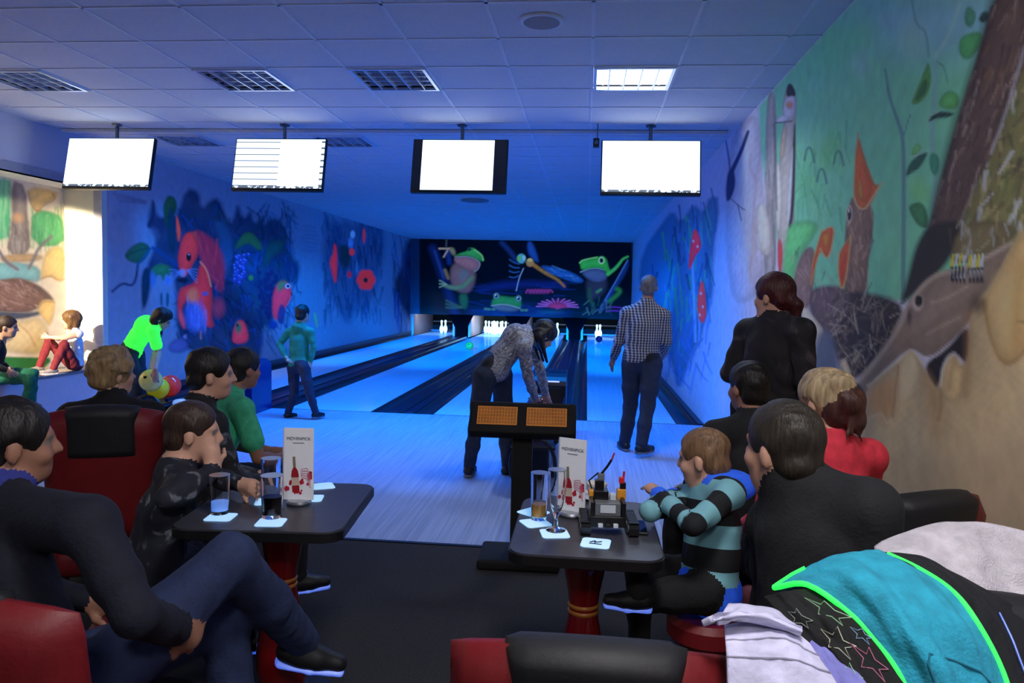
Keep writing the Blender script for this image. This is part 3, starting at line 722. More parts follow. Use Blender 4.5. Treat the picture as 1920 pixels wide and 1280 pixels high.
W.fl = .25
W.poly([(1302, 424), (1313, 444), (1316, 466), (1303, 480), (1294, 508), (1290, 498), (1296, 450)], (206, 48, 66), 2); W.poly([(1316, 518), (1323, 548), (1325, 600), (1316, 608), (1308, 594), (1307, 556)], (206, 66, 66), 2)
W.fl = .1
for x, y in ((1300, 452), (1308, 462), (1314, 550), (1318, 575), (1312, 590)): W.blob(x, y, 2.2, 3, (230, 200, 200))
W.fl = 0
W.strokes((1225, 610, 1330, 720), 40, 40, 1.6, 4, [(40, 80, 130), (90, 96, 130), (60, 110, 170)], .7)
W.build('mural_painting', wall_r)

# ---------------------------------------------------------------- wall_left: squirrel, parrots, grapes, poppies
wall_l = tag(MB().box((XL - .055, (YA + 29) / 2, ZC / 2), (.1, 29 - YA, ZC + .2)).build('wall_left', M_wall), kind='structure')
W = Canvas((XL - .001, 0, 0), (0, 1, 0), (0, 0, 1), geo(YA, YM, 430), np.linspace(0, ZC + .02, 230), (196, 190, 204), (1, 1, 1))
W.T = (180, 330, 3.2)
for k in range(3): W.line([(105 + 20 * k, 105 + 22 * k), (200, 125 + 14 * k), (300, 150 + 8 * k)], 9, (120, 80, 110), 4, .5)
W.poly([(490, 230), (540, 70), (620, 90), (632, 200), (690, 140), (740, 130), (785, 260), (820, 280), (850, 150), (885, 270), (930, 190), (950, 290), (990, 230), (1000, 310), (1040, 250), (1110, 260), (1150, 330), (1165, 480), (1230, 520), (1205, 650), (1150, 640), (1060, 900), (1000, 900), (1000, 1000), (980, 1120), (700, 1060), (560, 1060), (480, 950), (480, 620), (400, 520), (350, 560), (300, 790), (270, 800), (300, 560), (345, 430), (390, 330), (300, 290), (340, 130), (372, 250), (440, 240)], (20, 52, 96), 9, .93, sm=1, tex=.12)
W.poly([(330, 130), (355, 160), (350, 270), (320, 320), (300, 290), (345, 230)], (60, 56, 96), 5)
W.poly([(300, 280), (420, 240), (400, 330), (360, 420), (345, 350)], (72, 66, 104), 8, .7)
W.strokes((480, 200, 1180, 1040), 330, 80, 1.3, 12, [(10, 26, 60), (24, 84, 120), (34, 110, 96), (12, 36, 90), (60, 110, 190)], .6, jit=.6)
W.strokes((980, 240, 1200, 900), 60, 120, 1.5, 10, [(14, 40, 86), (26, 70, 120)], .6, jit=.2)
W.poly([(400, 180), (430, 110), (480, 130), (490, 210), (450, 250), (430, 330), (410, 260)], (44, 110, 62), 4, fl=.06); W.poly([(430, 200), (470, 180), (480, 480), (430, 430)], (26, 84, 96), 6)
W.poly([(168, 470), (215, 420), (275, 388), (335, 430), (300, 500), (250, 530), (185, 505)], (44, 122, 84), 4, fl=.08); W.line([(180, 480), (260, 440), (330, 435)], 7, (24, 80, 70), 3)
W.line([(340, 430), (420, 480), (490, 540)], 18, (44, 96, 150), 4); W.line([(320, 440), (280, 500), (250, 530)], 14, (40, 120, 150), 4)
W.poly([(318, 560), (390, 516), (465, 550), (440, 606), (420, 580), (405, 640), (385, 580), (350, 620)], (44, 140, 84), 4, fl=.12)
W.line([(98, 692), (160, 638), (215, 662), (240, 620), (250, 540)], 13, (44, 42, 92), 4)
W.blob(340, 620, 22, 50, (80, 140, 210), .8, 1, .08); W.blob(430, 625, 18, 30, (90, 150, 225), .8, 1, .1)
W.poly([(385, 700), (400, 700), (400, 790), (385, 770)], (30, 130, 140), 3); W.poly([(420, 700), (440, 700), (435, 790), (420, 780)], (30, 130, 140), 3)
W.poly([(270, 560), (330, 540), (310, 760), (275, 800)], (20, 72, 90), 5)
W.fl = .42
W.poly([(590, 320), (660, 350), (720, 400), (785, 500), (770, 600), (745, 720), (700, 600), (640, 520), (600, 420)], (124, 38, 74), 9)
W.strokes((620, 340, 770, 700), 46, 120, 1.35, 10, [(150, 50, 80), (96, 34, 80), (170, 62, 88)], .6, inside=[(600, 330), (720, 400), (785, 500), (745, 720), (640, 520)])
W.poly([(480, 220), (500, 280), (512, 350), (494, 410), (482, 330)], (190, 76, 58), 3)
W.poly([(498, 440), (525, 350), (580, 328), (612, 390), (615, 470), (580, 530), (545, 600), (512, 605), (490, 510)], (190, 54, 62), 4)
W.poly([(575, 330), (610, 330), (612, 400), (590, 380)], (150, 60, 70), 4)
W.poly([(535, 660), (600, 640), (625, 510), (670, 570), (700, 700), (692, 850), (712, 912), (645, 900), (610, 770), (560, 720), (505, 800), (540, 890), (500, 870), (488, 760), (500, 680)], (190, 52, 64), 5)
W.poly([(540, 700), (600, 660), (620, 760), (560, 770)], (186, 110, 84), 10); W.line([(625, 515), (665, 560), (690, 660)], 8, (214, 150, 120), 3, .7)
W.poly([(500, 780), (540, 880), (530, 930), (490, 850)], (180, 70, 96), 6)
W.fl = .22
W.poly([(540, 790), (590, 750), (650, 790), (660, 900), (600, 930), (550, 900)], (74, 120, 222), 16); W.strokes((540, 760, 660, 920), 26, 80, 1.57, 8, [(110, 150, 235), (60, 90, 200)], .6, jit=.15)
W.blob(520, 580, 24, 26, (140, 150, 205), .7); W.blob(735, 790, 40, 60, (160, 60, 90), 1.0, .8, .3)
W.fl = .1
for k in range(5):
    W.line([(510, 575), (470, 560 + 14 * k), (440, 560 + 24 * k)], 4, (120, 170, 235), 2); W.line([(548, 565), (580, 555 + 14 * k), (606, 560 + 20 * k)], 4, (120, 170, 235), 2)
W.blob(557, 485, 16, 28, (14, 14, 34)); W.blob(557, 470, 6, 6, (210, 230, 255)); W.blob(520, 625, 36, 16, (24, 20, 54)); W.blob(655, 705, 22, 14, (150, 110, 190))
W.poly([(515, 965), (545, 940), (545, 985)], (150, 160, 210), 3); W.line([(628, 930), (630, 975)], 10, (190, 140, 150), 3)
W.poly([(430, 1010), (500, 960), (560, 1000), (540, 1060), (440, 1060)], (96, 110, 170), 6)
W.poly([(700, 250), (800, 300), (822, 450), (780, 640), (765, 500), (740, 400)], (44, 104, 150), 10, .8)
W.poly([(830, 450), (850, 385), (890, 340), (930, 330), (990, 395), (1005, 450), (960, 440), (920, 400), (870, 420)], (46, 130, 74), 4, fl=.12)
W.poly([(1000, 500), (1020, 420), (1070, 378), (1135, 380), (1130, 450), (1060, 480), (1015, 565)], (26, 100, 92), 6, fl=.06)
g = np.random.default_rng(3)
for _ in range(44):
    t = g.uniform(0, 1); x = 825 + g.uniform(0, 95) * (1 - .45 * t); y = 470 + 175 * t
    W.blob(x, y, 13, 14, (54, 74, 168), .5, .95, .06); W.blob(x - 3, y - 4, 5, 5, (150, 175, 240), .6, .9, .1)
for _ in range(60):
    x, y = g.uniform(980, 1080), g.uniform(560, 860); W.blob(x, y, 13, 14, (26, 32, 92), .5, .9)
W.blob(930, 610, 16, 18, (70, 150, 60), .5, 1, .15)
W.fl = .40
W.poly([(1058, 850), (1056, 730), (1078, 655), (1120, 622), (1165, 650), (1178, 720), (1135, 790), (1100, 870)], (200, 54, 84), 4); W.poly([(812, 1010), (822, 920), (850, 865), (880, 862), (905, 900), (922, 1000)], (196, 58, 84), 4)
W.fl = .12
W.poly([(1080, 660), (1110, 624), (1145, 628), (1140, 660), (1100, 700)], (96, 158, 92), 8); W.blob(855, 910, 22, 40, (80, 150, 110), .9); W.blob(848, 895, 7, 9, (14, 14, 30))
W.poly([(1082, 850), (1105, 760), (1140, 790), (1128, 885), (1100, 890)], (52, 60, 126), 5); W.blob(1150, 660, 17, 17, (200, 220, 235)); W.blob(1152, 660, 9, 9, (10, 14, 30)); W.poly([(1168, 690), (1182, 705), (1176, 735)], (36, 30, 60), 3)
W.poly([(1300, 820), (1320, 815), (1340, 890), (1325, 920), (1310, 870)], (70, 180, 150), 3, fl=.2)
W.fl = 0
W.poly([(1030, 880), (1070, 860), (1100, 900), (1050, 930)], (40, 84, 170), 6); W.line([(1170, 520), (1210, 560), (1200, 690), (1230, 700)], 8, (24, 60, 120), 4, .8)
W.line([(1150, 540), (1130, 560), (1130, 600)], 8, (30, 80, 140), 4)
for k in range(7): W.line([(1240 + 6 * (k % 3), 300 + 24 * k), (1280, 304 + 24 * k), (1325 - 7 * (k % 2), 308 + 24 * k)], 7, (120, 118, 150), 4, .4)
W.poly([(1385, 240), (1440, 300), (1500, 250), (1560, 300), (1640, 270), (1720, 290), (1738, 440), (1690, 660), (1620, 830), (1560, 800), (1520, 900), (1470, 840), (1440, 740), (1380, 720), (1380, 600), (1350, 500), (1370, 350)], (28, 60, 120), 14, .55)
W.strokes((1360, 260, 1720, 860), 170, 80, 1.52, 13, [(14, 40, 96), (26, 84, 100), (40, 100, 160), (20, 44, 96)], .5, jit=.12)
W.poly([(1450, 400), (1530, 430), (1520, 560), (1470, 540)], (20, 80, 70), 8)
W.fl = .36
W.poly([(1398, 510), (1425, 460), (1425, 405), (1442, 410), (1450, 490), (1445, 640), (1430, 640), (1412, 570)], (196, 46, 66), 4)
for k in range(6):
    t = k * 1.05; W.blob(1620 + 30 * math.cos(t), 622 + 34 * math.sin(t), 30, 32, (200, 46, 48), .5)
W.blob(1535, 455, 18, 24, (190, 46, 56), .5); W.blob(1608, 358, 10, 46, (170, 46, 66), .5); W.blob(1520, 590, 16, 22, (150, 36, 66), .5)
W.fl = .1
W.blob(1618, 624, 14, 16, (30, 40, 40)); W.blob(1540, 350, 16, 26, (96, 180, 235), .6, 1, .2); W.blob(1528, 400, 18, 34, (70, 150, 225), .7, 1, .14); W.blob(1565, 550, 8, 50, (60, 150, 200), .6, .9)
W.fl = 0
W.poly([(1850, 430), (1885, 365), (1960, 365), (1960, 960), (1900, 900), (1860, 820), (1800, 740), (1780, 640), (1830, 560)], (14, 24, 72), 10, .9)
W.strokes((1780, 400, 1940, 900), 60, 130, 1.5, 8, [(30, 60, 130), (8, 16, 50), (60, 110, 190)], .7, jit=.12)
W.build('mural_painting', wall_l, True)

# ---------------------------------------------------------------- wall_back (mask over the pins): frogs, dragonfly, lilies under black light
wall_b = tag(MB().box(((XL + XR) / 2, YM + .055, (ZP + ZC) / 2), (XR - XL, .1, ZC - ZP)).build('wall_back', M_wall), kind='structure')
W = Canvas((0, YM + .001, 0), (1, 0, 0), (0, 0, 1), np.linspace(XL, XR, 480), np.linspace(ZP, ZC + .02, 170), (2, 3, 12), (3.2, 3.2, 3.2))
W.T = (760, 430, 4.174)
W.poly([(-200, 0), (110, 0), (112, 700), (-200, 700)], (150, 150, 190), 3, sm=0); W.poly([(1772, 0), (2000, 0), (2000, 800), (1775, 800)], (170, 170, 200), 3, sm=0)
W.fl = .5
B1, B2 = (18, 52, 150), (28, 84, 196)
W.line([(215, 150), (280, 330), (360, 560), (400, 680)], 46, (14, 36, 120), 14, .9); W.line([(330, 180), (345, 260)], 30, B1, 8, .9); W.line([(230, 170), (300, 380)], 10, B2, 5, .6)
W.poly([(530, 480), (700, 425), (860, 408), (1240, 420), (1260, 450), (900, 440), (700, 470)], (16, 40, 150), 16, .8)
W.poly([(420, 640), (760, 600), (1300, 640), (1260, 690), (700, 700)], (10, 36, 110), 24, .8); W.strokes((520, 420, 1300, 660), 40, 150, .05, 7, [(18, 50, 160), (10, 26, 96)], .6, jit=.08)
FG, FD, FT = (46, 158, 92), (26, 92, 66), (128, 104, 132)
W.poly([(350, 300), (400, 250), (450, 290), (555, 320), (545, 430), (495, 505), (415, 495), (350, 425)], (100, 92, 116), 6)
W.poly([(440, 310), (500, 330), (460, 400), (420, 380)], (70, 120, 150), 12, .7)
W.poly([(382, 215), (500, 212), (588, 250), (572, 312), (520, 335), (430, 285), (382, 255)], FT, 4); W.line([(390, 215), (500, 208), (590, 252), (572, 310), (540, 330)], 8, (120, 150, 190), 3)
W.poly([(382, 208), (440, 180), (480, 172), (498, 140), (540, 145), (565, 165), (608, 205), (615, 255), (585, 245), (500, 205), (420, 205)], FG, 3); W.blob(500, 155, 18, 16, (20, 60, 60)); W.line([(540, 160), (600, 200), (610, 240)], 8, (120, 220, 150), 3)
W.poly([(285, 420), (330, 430), (390, 440), (450, 425), (520, 355), (548, 375), (470, 465), (390, 480), (300, 455)], (86, 138, 124), 4)
for k in range(3): W.line([(320, 430), (285, 405 + 20 * k), (268, 400 + 26 * k)], 8, (110, 160, 150), 3)
W.poly([(415, 500), (492, 500), (492, 600), (465, 632), (425, 590)], FD, 5)
for k in range(3): W.line([(440, 610), (370, 580 + 18 * k), (320, 555 + 28 * k)], 10, (44, 100, 80), 4)
W.poly([(335, 140), (380, 140), (398, 185), (385, 215), (350, 180)], (110, 124, 110), 4); W.line([(340, 150), (265, 150)], 11, (170, 170, 165), 3); W.line([(330, 165), (300, 215)], 11, (160, 160, 160), 3); W.line([(320, 140), (322, 80)], 8, (60, 80, 100), 4); W.line([(310, 320), (335, 380)], 22, (110, 110, 90), 5)
# dragonfly
W.line([(755, 105), (810, 160), (865, 235)], 26, (24, 54, 140), 8, .9); W.poly([(955, 90), (1000, 100), (1055, 270), (1000, 240), (955, 180)], (24, 76, 180), 5); W.poly([(1035, 275), (1200, 300), (1330, 345), (1412, 408), (1340, 425), (1150, 355)], (26, 92, 200), 4)
W.strokes((1050, 280, 1390, 410), 40, 50, .35, 4, [(70, 150, 235), (14, 40, 120)], .7, jit=.3, inside=[(1035, 275), (1200, 300), (1412, 408), (1340, 425), (1150, 355)])
W.line([(1000, 275), (1050, 310), (1110, 350), (1190, 390), (1245, 445)], 28, (150, 116, 60), 4, 1, None, 14)
for x, y in ((1040, 305), (1080, 330), (1120, 355), (1160, 375), (1200, 400)): W.line([(x - 6, y + 10), (x + 8, y - 10)], 6, (60, 110, 70), 2)
W.blob(975, 258, 32, 36, (150, 134, 92)); W.blob(975, 240, 20, 14, (180, 190, 130)); W.blob(908, 228, 36, 40, (74, 172, 214)); W.blob(890, 225, 16, 24, (90, 190, 110)); W.blob(928, 222, 14, 20, (130, 200, 240))
W.line([(925, 305), (890, 380), (868, 480)], 7, (120, 170, 240), 2); 
for k in range(4): W.line([(890, 270 + 30 * k), (850, 260 + 40 * k), (815, 235 + 45 * k)], 6, (44, 100, 190), 3)
# lilies
for k in range(7): W.line([(945 + 28 * k, 496), (958 + 28 * k, 466), (985 + 28 * k, 490)], 9, (150, 64, 160), 3)
W.poly([(940, 482), (1040, 462), (1145, 485), (1125, 502), (960, 502)], (120, 44, 130), 5, .6)
for a in range(11):
    t = math.radians(-172 + a * 17); W.line([(1190, 610), (1190 + 95 * math.cos(t - .12), 605 + 48 * math.sin(t)), (1190 + 165 * math.cos(t), 612 + 72 * math.sin(t))], 20, (150, 50, 120), 3, .8, None, 5)
    W.line([(1190 + 80 * math.cos(t), 605 + 38 * math.sin(t)), (1190 + 165 * math.cos(t), 612 + 72 * math.sin(t))], 6, (140, 110, 226), 2)
W.poly([(1000, 640), (1220, 630), (1240, 650), (1100, 665)], (20, 84, 110), 8, .8)
for y in (612, 640): W.line([(1570, y), (1620, y - 6), (1690, y)], 7, (100, 40, 200), 3)
# sitting frog on the right, peeping frog in the middle
W.poly([(1500, 640), (1560, 540), (1640, 420), (1752, 218), (1745, 310), (1640, 480), (1555, 640)], (18, 56, 150), 6)
W.line([(1740, 240), (1640, 420), (1560, 560)], 6, (70, 130, 230), 3)
W.poly([(1415, 385), (1500, 420), (1585, 385), (1560, 500), (1440, 560), (1420, 480)], (40, 50, 84), 10)
W.poly([(1372, 335), (1470, 305), (1562, 318), (1588, 385), (1505, 425), (1420, 385)], (62, 92, 156), 5); W.line([(1372, 333), (1440, 305), (1500, 300), (1565, 318)], 8, (110, 170, 220), 3)
W.poly([(1364, 268), (1382, 240), (1440, 238), (1500, 222), (1540, 202), (1578, 230), (1592, 300), (1615, 335), (1582, 370), (1560, 310), (1470, 296), (1378, 325)], (44, 176, 84), 3); W.blob(1535, 243, 26, 30, (150, 220, 190)); W.blob(1535, 243, 16, 20, (14, 40, 50)); W.line([(1365, 262), (1385, 240), (1500, 218)], 8, (120, 230, 150), 3)
W.line([(1585, 350), (1640, 310), (1682, 260), (1700, 232), (1742, 212)], 26, (58, 186, 110), 4, 1, None, 10)
W.line([(1600, 560), (1650, 520), (1685, 480), (1655, 465)], 30, (34, 124, 64), 6); W.line([(1440, 470), (1440, 540), (1470, 590)], 26, (26, 80, 56), 6); W.line([(1500, 490), (1530, 470)], 16, (60, 150, 110), 4); W.strokes((1400, 560, 1620, 660), 26, 60, 2.2, 6, [(40, 100, 96), (80, 140, 150), (20, 60, 90)], .7)
W.poly([(668, 600), (676, 560), (700, 520), (745, 516), (850, 534), (890, 516), (912, 560), (906, 625), (780, 588)], (34, 136, 74), 4)
W.poly([(668, 603), (720, 588), (790, 590), (900, 625), (850, 645), (740, 640)], (66, 100, 128), 5); W.line([(675, 596), (780, 582), (898, 618)], 7, (120, 170, 180), 3)
for x, y in ((712, 520), (886, 540)): W.blob(x, y, 26, 28, (60, 120, 110)); W.blob(x, y, 20, 22, (90, 140, 190)); W.blob(x, y, 10, 14, (10, 20, 40)); W.blob(x - 5, y - 7, 5, 5, (220, 240, 255))
for x, y in ((630, 622), (655, 625), (690, 625), (915, 632), (945, 632)): W.blob(x, y, 18, 12, (56, 120, 110), .6)
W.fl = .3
W.poly([(250, 690), (430, 660), (440, 700), (300, 700)], (8, 24, 70), 10); W.line([(700, 655), (900, 680), (1080, 660)], 14, (14, 60, 130), 8, .8)
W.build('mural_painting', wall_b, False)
# dark supports between the pits
for i in range(3):
    x = (LANES[i] + LANE_W + LANES[i + 1]) / 2
    MB().add([(x - .42, YM, ZP + .02), (x + .42, YM, ZP + .02), (x + .17, YM, .25), (x + .17, YM, 0), (x - .17, YM, 0), (x - .17, YM, .25)] + [(a, YM + .1, b) for a, b in ((x - .42, ZP + .02), (x + .42, ZP + .02), (x + .17, .25), (x + .17, 0), (x - .17, 0), (x - .17, .25))],
             [(0, 5, 4, 3, 2, 1), (6, 7, 8, 9, 10, 11)] + [(k, (k + 1) % 6, 6 + (k + 1) % 6, 6 + k) for k in range(6)]).build('mask_support', mat('mask_black', (2, 2, 6), .95, spec=.1), wall_b)

# ---------------------------------------------------------------- wall_alcove: stream and torn paper
wall_a = tag(MB().box((XA - .055, (YB + YA) / 2, ZC / 2), (.1, YA - YB, ZC)).build('wall_alcove', M_cream), kind='structure')
W = Canvas((XA + .001, 0, 0), (0, 1, 0), (0, 0, 1), np.linspace(5.4, YA, 190), np.linspace(ZLED, ZLINT, 170), (236, 222, 190))
W.T = (0, 320, 3.047)
W.poly([(-200, 20), (62, 55), (60, 380), (-200, 440)], (110, 196, 140), 5, sm=0); W.poly([(178, 215), (330, 240), (368, 300), (366, 432), (178, 430)], (88, 186, 116), 5, sm=1)
W.strokes((180, 230, 360, 430), 40, 80, 1.57, 9, [(60, 170, 100), (130, 210, 150), (40, 140, 90)], .6, jit=.1); W.strokes((0, 60, 58, 400), 24, 120, 1.57, 9, [(70, 180, 120), (160, 220, 170)], .6, jit=.08)
W.poly([(62, 50), (150, 85), (160, 300), (180, 480), (30, 480), (70, 320)], (150, 138, 128), 5, sm=1); W.poly([(62, 60), (100, 70), (100, 240), (66, 230)], (110, 100, 100), 10, .7); W.blob(105, 270, 34, 34, (214, 164, 116), .8)
W.strokes((50, 260, 170, 470), 30, 90, 1.57, 9, [(110, 100, 94), (190, 180, 170)], .5, jit=.12)
W.poly([(150, 85), (330, 115), (320, 160), (250, 190), (215, 245), (180, 200)], (232, 196, 122), 8, sm=1); W.line([(160, 120), (180, 200), (215, 240), (250, 195), (320, 165), (300, 130)], 8, (170, 110, 60), 4, .7)
W.poly([(0, 480), (240, 470), (240, 520), (0, 525)], (190, 156, 110), 6); W.poly([(-100, 520), (230, 525), (235, 650), (120, 620), (-100, 640)], (126, 184, 182), 6)
W.line([(-10, 450), (30, 520), (100, 562)], 20, (130, 120, 120), 4); W.line([(295, 375), (220, 440), (190, 510), (165, 555)], 18, (120, 118, 120), 4)
W.poly([(240, 530), (262, 460), (310, 432), (372, 440), (368, 625), (330, 632), (290, 600), (230, 625)], (236, 204, 130), 5); W.line([(232, 620), (285, 595), (340, 630), (368, 618)], 9, (170, 120, 70), 4, .8)
W.poly([(-100, 640), (60, 612), (130, 612), (230, 655), (320, 745), (255, 735), (215, 790), (150, 815), (-100, 800)], (132, 96, 80), 5)
W.strokes((0, 625, 220, 790), 60, 30, .6, 9, [(170, 136, 120), (100, 72, 62), (190, 160, 150)], .6); W.poly([(180, 650), (240, 660), (325, 752), (260, 740)], (96, 72, 66), 8, .8)
W.poly([(-100, 795), (150, 812), (270, 790), (250, 820), (110, 855), (-100, 850)], (64, 76, 96), 6)
W.poly([(215, 790), (240, 735), (300, 740), (320, 760), (290, 900), (250, 850), (225, 815)], (236, 200, 120), 6); W.line([(215, 790), (245, 742), (310, 752)], 8, (180, 128, 70), 4, .8)
W.poly([(-100, 850), (110, 862), (230, 830), (280, 900), (270, 1010), (200, 1060), (-100, 1010)], (238, 214, 150), 8); W.line([(110, 880), (170, 930), (200, 1000)], 10, (190, 146, 86), 5, .6)
W.poly([(-100, 900), (80, 920), (60, 980), (-100, 980)], (96, 106, 120), 8)
W.poly([(-100, 1058), (285, 1068), (290, 1090), (240, 1140), (-100, 1120)], (22, 120, 44), 4, sm=0)
W.build('mural_painting', wall_a, True)
# ================================================================== FURNITURE AND EQUIPMENT
M_red = mat('chair_red', (108, 18, 24), .5, var=.12, bump=.1, bscale=80)
M_char = mat('chair_charcoal', (24, 24, 28), .6, var=.12, bump=.1, bscale=80)
M_top = mat('table_top_dark', (58, 58, 66), .35, var=.15, scale=30)
M_legred = mat('table_leg_red', (120, 16, 22), .18, var=.08, coat=.6)
M_gold = mat('ring_gold', (190, 120, 40), .35, var=.05)
M_glass = mat('clear_glass', (255, 255, 255), .02, trans=1.0, var=0, ior=1.33)
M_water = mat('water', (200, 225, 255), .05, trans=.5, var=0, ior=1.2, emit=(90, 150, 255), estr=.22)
M_cola = mat('cola', (12, 6, 8), .1, var=.1)
M_juice = mat('juice', (226, 168, 80), .3, var=.1, trans=.25)
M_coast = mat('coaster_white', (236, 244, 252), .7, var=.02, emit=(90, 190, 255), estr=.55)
M_ink = mat('print_ink', (40, 56, 80), .7, var=.1)
M_card = mat('menu_card', (226, 228, 236), .35, var=.03)
M_steel = mat('brushed_steel', (180, 184, 190), .3, metal=.9, var=.06)
M_acr = mat('acrylic_edge', (225, 235, 250), .05, var=0, trans=.6)

# ---------------------------------------------------------------- tables on giant pins
def pin_table(x, y, w, d, rz, label):
    e = empty('pin_table', (x, y, 0), rz, label, 'table', 'tables on pin-shaped legs')
    MB().prism(rrect(w, d, .06), .712, .75).build('table_top', M_top, e)
    MB().prism(rrect(w + .012, d + .012, .066), .716, .744).build('edge_band', M_black, e)
    MB().box((0, 0, .702), (w * .6, d * .6, .02)).build('underframe', M_black, e)
    k = .69
    pr = [(.028, .695), (.062, .69), (.072, .665), (.074, .63), (.068, .58), (.056, .52), (.050, .47), (.051, .44), (.062, .38), (.080, .30), (.092, .22), (.094, .15), (.085, .08), (.07, .03), (.062, .02)]
    lg = MB().lathe(pr[::-1], n=32).build('pin_leg', M_legred, e, True)
    for z in (.452, .474): MB().lathe([(.0515, z - .007), (.0545, z), (.0515, z + .007)], n=32).build('ring', M_gold, lg, True)
    MB().lathe([(.0, .0), (.2, .0), (.205, .008), (.19, .018), (.08, .03), (.06, .034)], n=36).build('base_plate', M_black, e, True)
    return e
pin_table(-1.085, 2.62, .56, .62, .09, 'dark table on a red pin-shaped leg with a boy leaning on it')
pin_table(.02, 2.56, .47, .64, 0, 'dark table on a red pin-shaped leg carrying a toy robot')
ZT = .7505

COA = MB().prism(rrect(.092, .092, .014), 0, .0022).mesh('coaster'); COA.materials.append(M_coast)
def coaster(px, py, rz, label, ink=False):
    p = aZ(px, py, ZT + .001); o = link('coaster', COA); o.location = (p[0], p[1], ZT); o.rotation_euler = (0, 0, rz)
    tag(o, label, 'coaster', 'glowing coasters')
    if ink:
        m = MB(); m.tube([(-.018, .0, .0032), (-.006, .012, .0032), (.004, .004, .0032), (.018, .014, .0032)], .0022, 6); m.tube([(-.02, -.012, .003), (.02, -.012, .003)], .002, 6); m.tube([(-.004, .018, .003), (-.002, -.008, .003)], .002, 6)
        m.build('print', M_ink, o)
    return o
coaster(414, 969, .1, 'glowing square coaster under the water glass')
coaster(508, 979, .15, 'glowing square coaster under the cola glass')
coaster(503, 940, .3, 'glowing square coaster under the empty tall glass behind the cola')
coaster(604, 911, .5, 'glowing bare square coaster behind the menu card stand')
coaster(582, 934, .2, 'glowing square coaster half under the menu card stand')
coaster(1004, 980, .5, 'glowing square coaster under the juice glass')
coaster(1040, 1000, .2, 'glowing square coaster under the empty beer glass')
coaster(1117, 1018, -.12, 'glowing square coaster with a dark printed emblem in front of the toy robot', True)
coaster(1000, 960, .9, 'glowing square coaster peeking out behind the juice glass')

def tumbler(px, py, r, hgt, label, liquid=None, level=.3, dz=.0026):
    p = aZ(px, py, ZT); e = empty('drinking_glass', (p[0], p[1], ZT + dz), 0, label, 'glass')
    t = .0022
    MB().lathe([(0, 0), (r * .86, 0), (r * .88, .004), (r, hgt), (r - t, hgt), (r * .88 - t, .012), (0, .012)], n=32).build('glass_body', M_glass, e, True)
    MB().lathe([(r - .0012, hgt - .0004), (r + .0002, hgt - .0004), (r + .0002, hgt + .0006), (r - .0012, hgt + .0006)], n=32).build('rim', M_steel, e, True)
    if liquid:
        z1 = hgt * level; q = lambda z: r * .88 + (r - r * .88) * z / hgt - t - .0005
        MB().lathe([(0, .0125), (q(.0125), .0125), (q(z1), z1), (0, z1)], n=28).build('drink', liquid, e, True)
    return e
tumbler(412, 963, .034, .135, 'short straight glass with a little water left', M_water, .32)
tumbler(510, 970, .038, .145, 'straight glass half filled with dark cola', M_cola, .5)
tumbler(508, 934, .036, .150, 'empty tall straight glass standing behind the cola glass')
tumbler(1010, 974, .031, .165, 'straight glass with some orange juice left', M_juice, .33)
p = aZ(1042, 995, ZT)
e = empty('beer_glass', (p[0], p[1], ZT + .0026), 0, 'empty stemmed beer glass on a coaster beside the juice', 'glass')
MB().lathe([(0, 0), (.033, 0), (.034, .003), (.02, .007), (.008, .012), (.006, .03), (.008, .045), (.014, .06), (.022, .085), (.030, .13), (.033, .17), (.030, .205), (.028, .205), (.031, .17), (.028, .13), (.020, .086), (.01, .066), (0, .062)], n=32).build('glass_body', M_glass, e, True)
MB().lathe([(.0275, .204), (.0305, .204), (.0303, .2065), (.028, .2065)], n=32).build('rim', M_steel, e, True)

def text_mesh(txt, size, name, m, parent, loc, rot, depth=.0003):
    cu = bpy.data.curves.new(name, 'FONT'); cu.body = txt; cu.size = size; cu.align_x = 'CENTER'; cu.extrude = depth
    t = bpy.data.objects.new(name, cu); COL.objects.link(t)
    me = bpy.data.meshes.new_from_object(t.evaluated_get(bpy.context.evaluated_depsgraph_get()))
    bpy.data.objects.remove(t, do_unlink=True); bpy.data.curves.remove(cu)
    me.materials.clear(); o = link(name, me, m, parent); o.location = loc; o.rotation_euler = rot
    return o

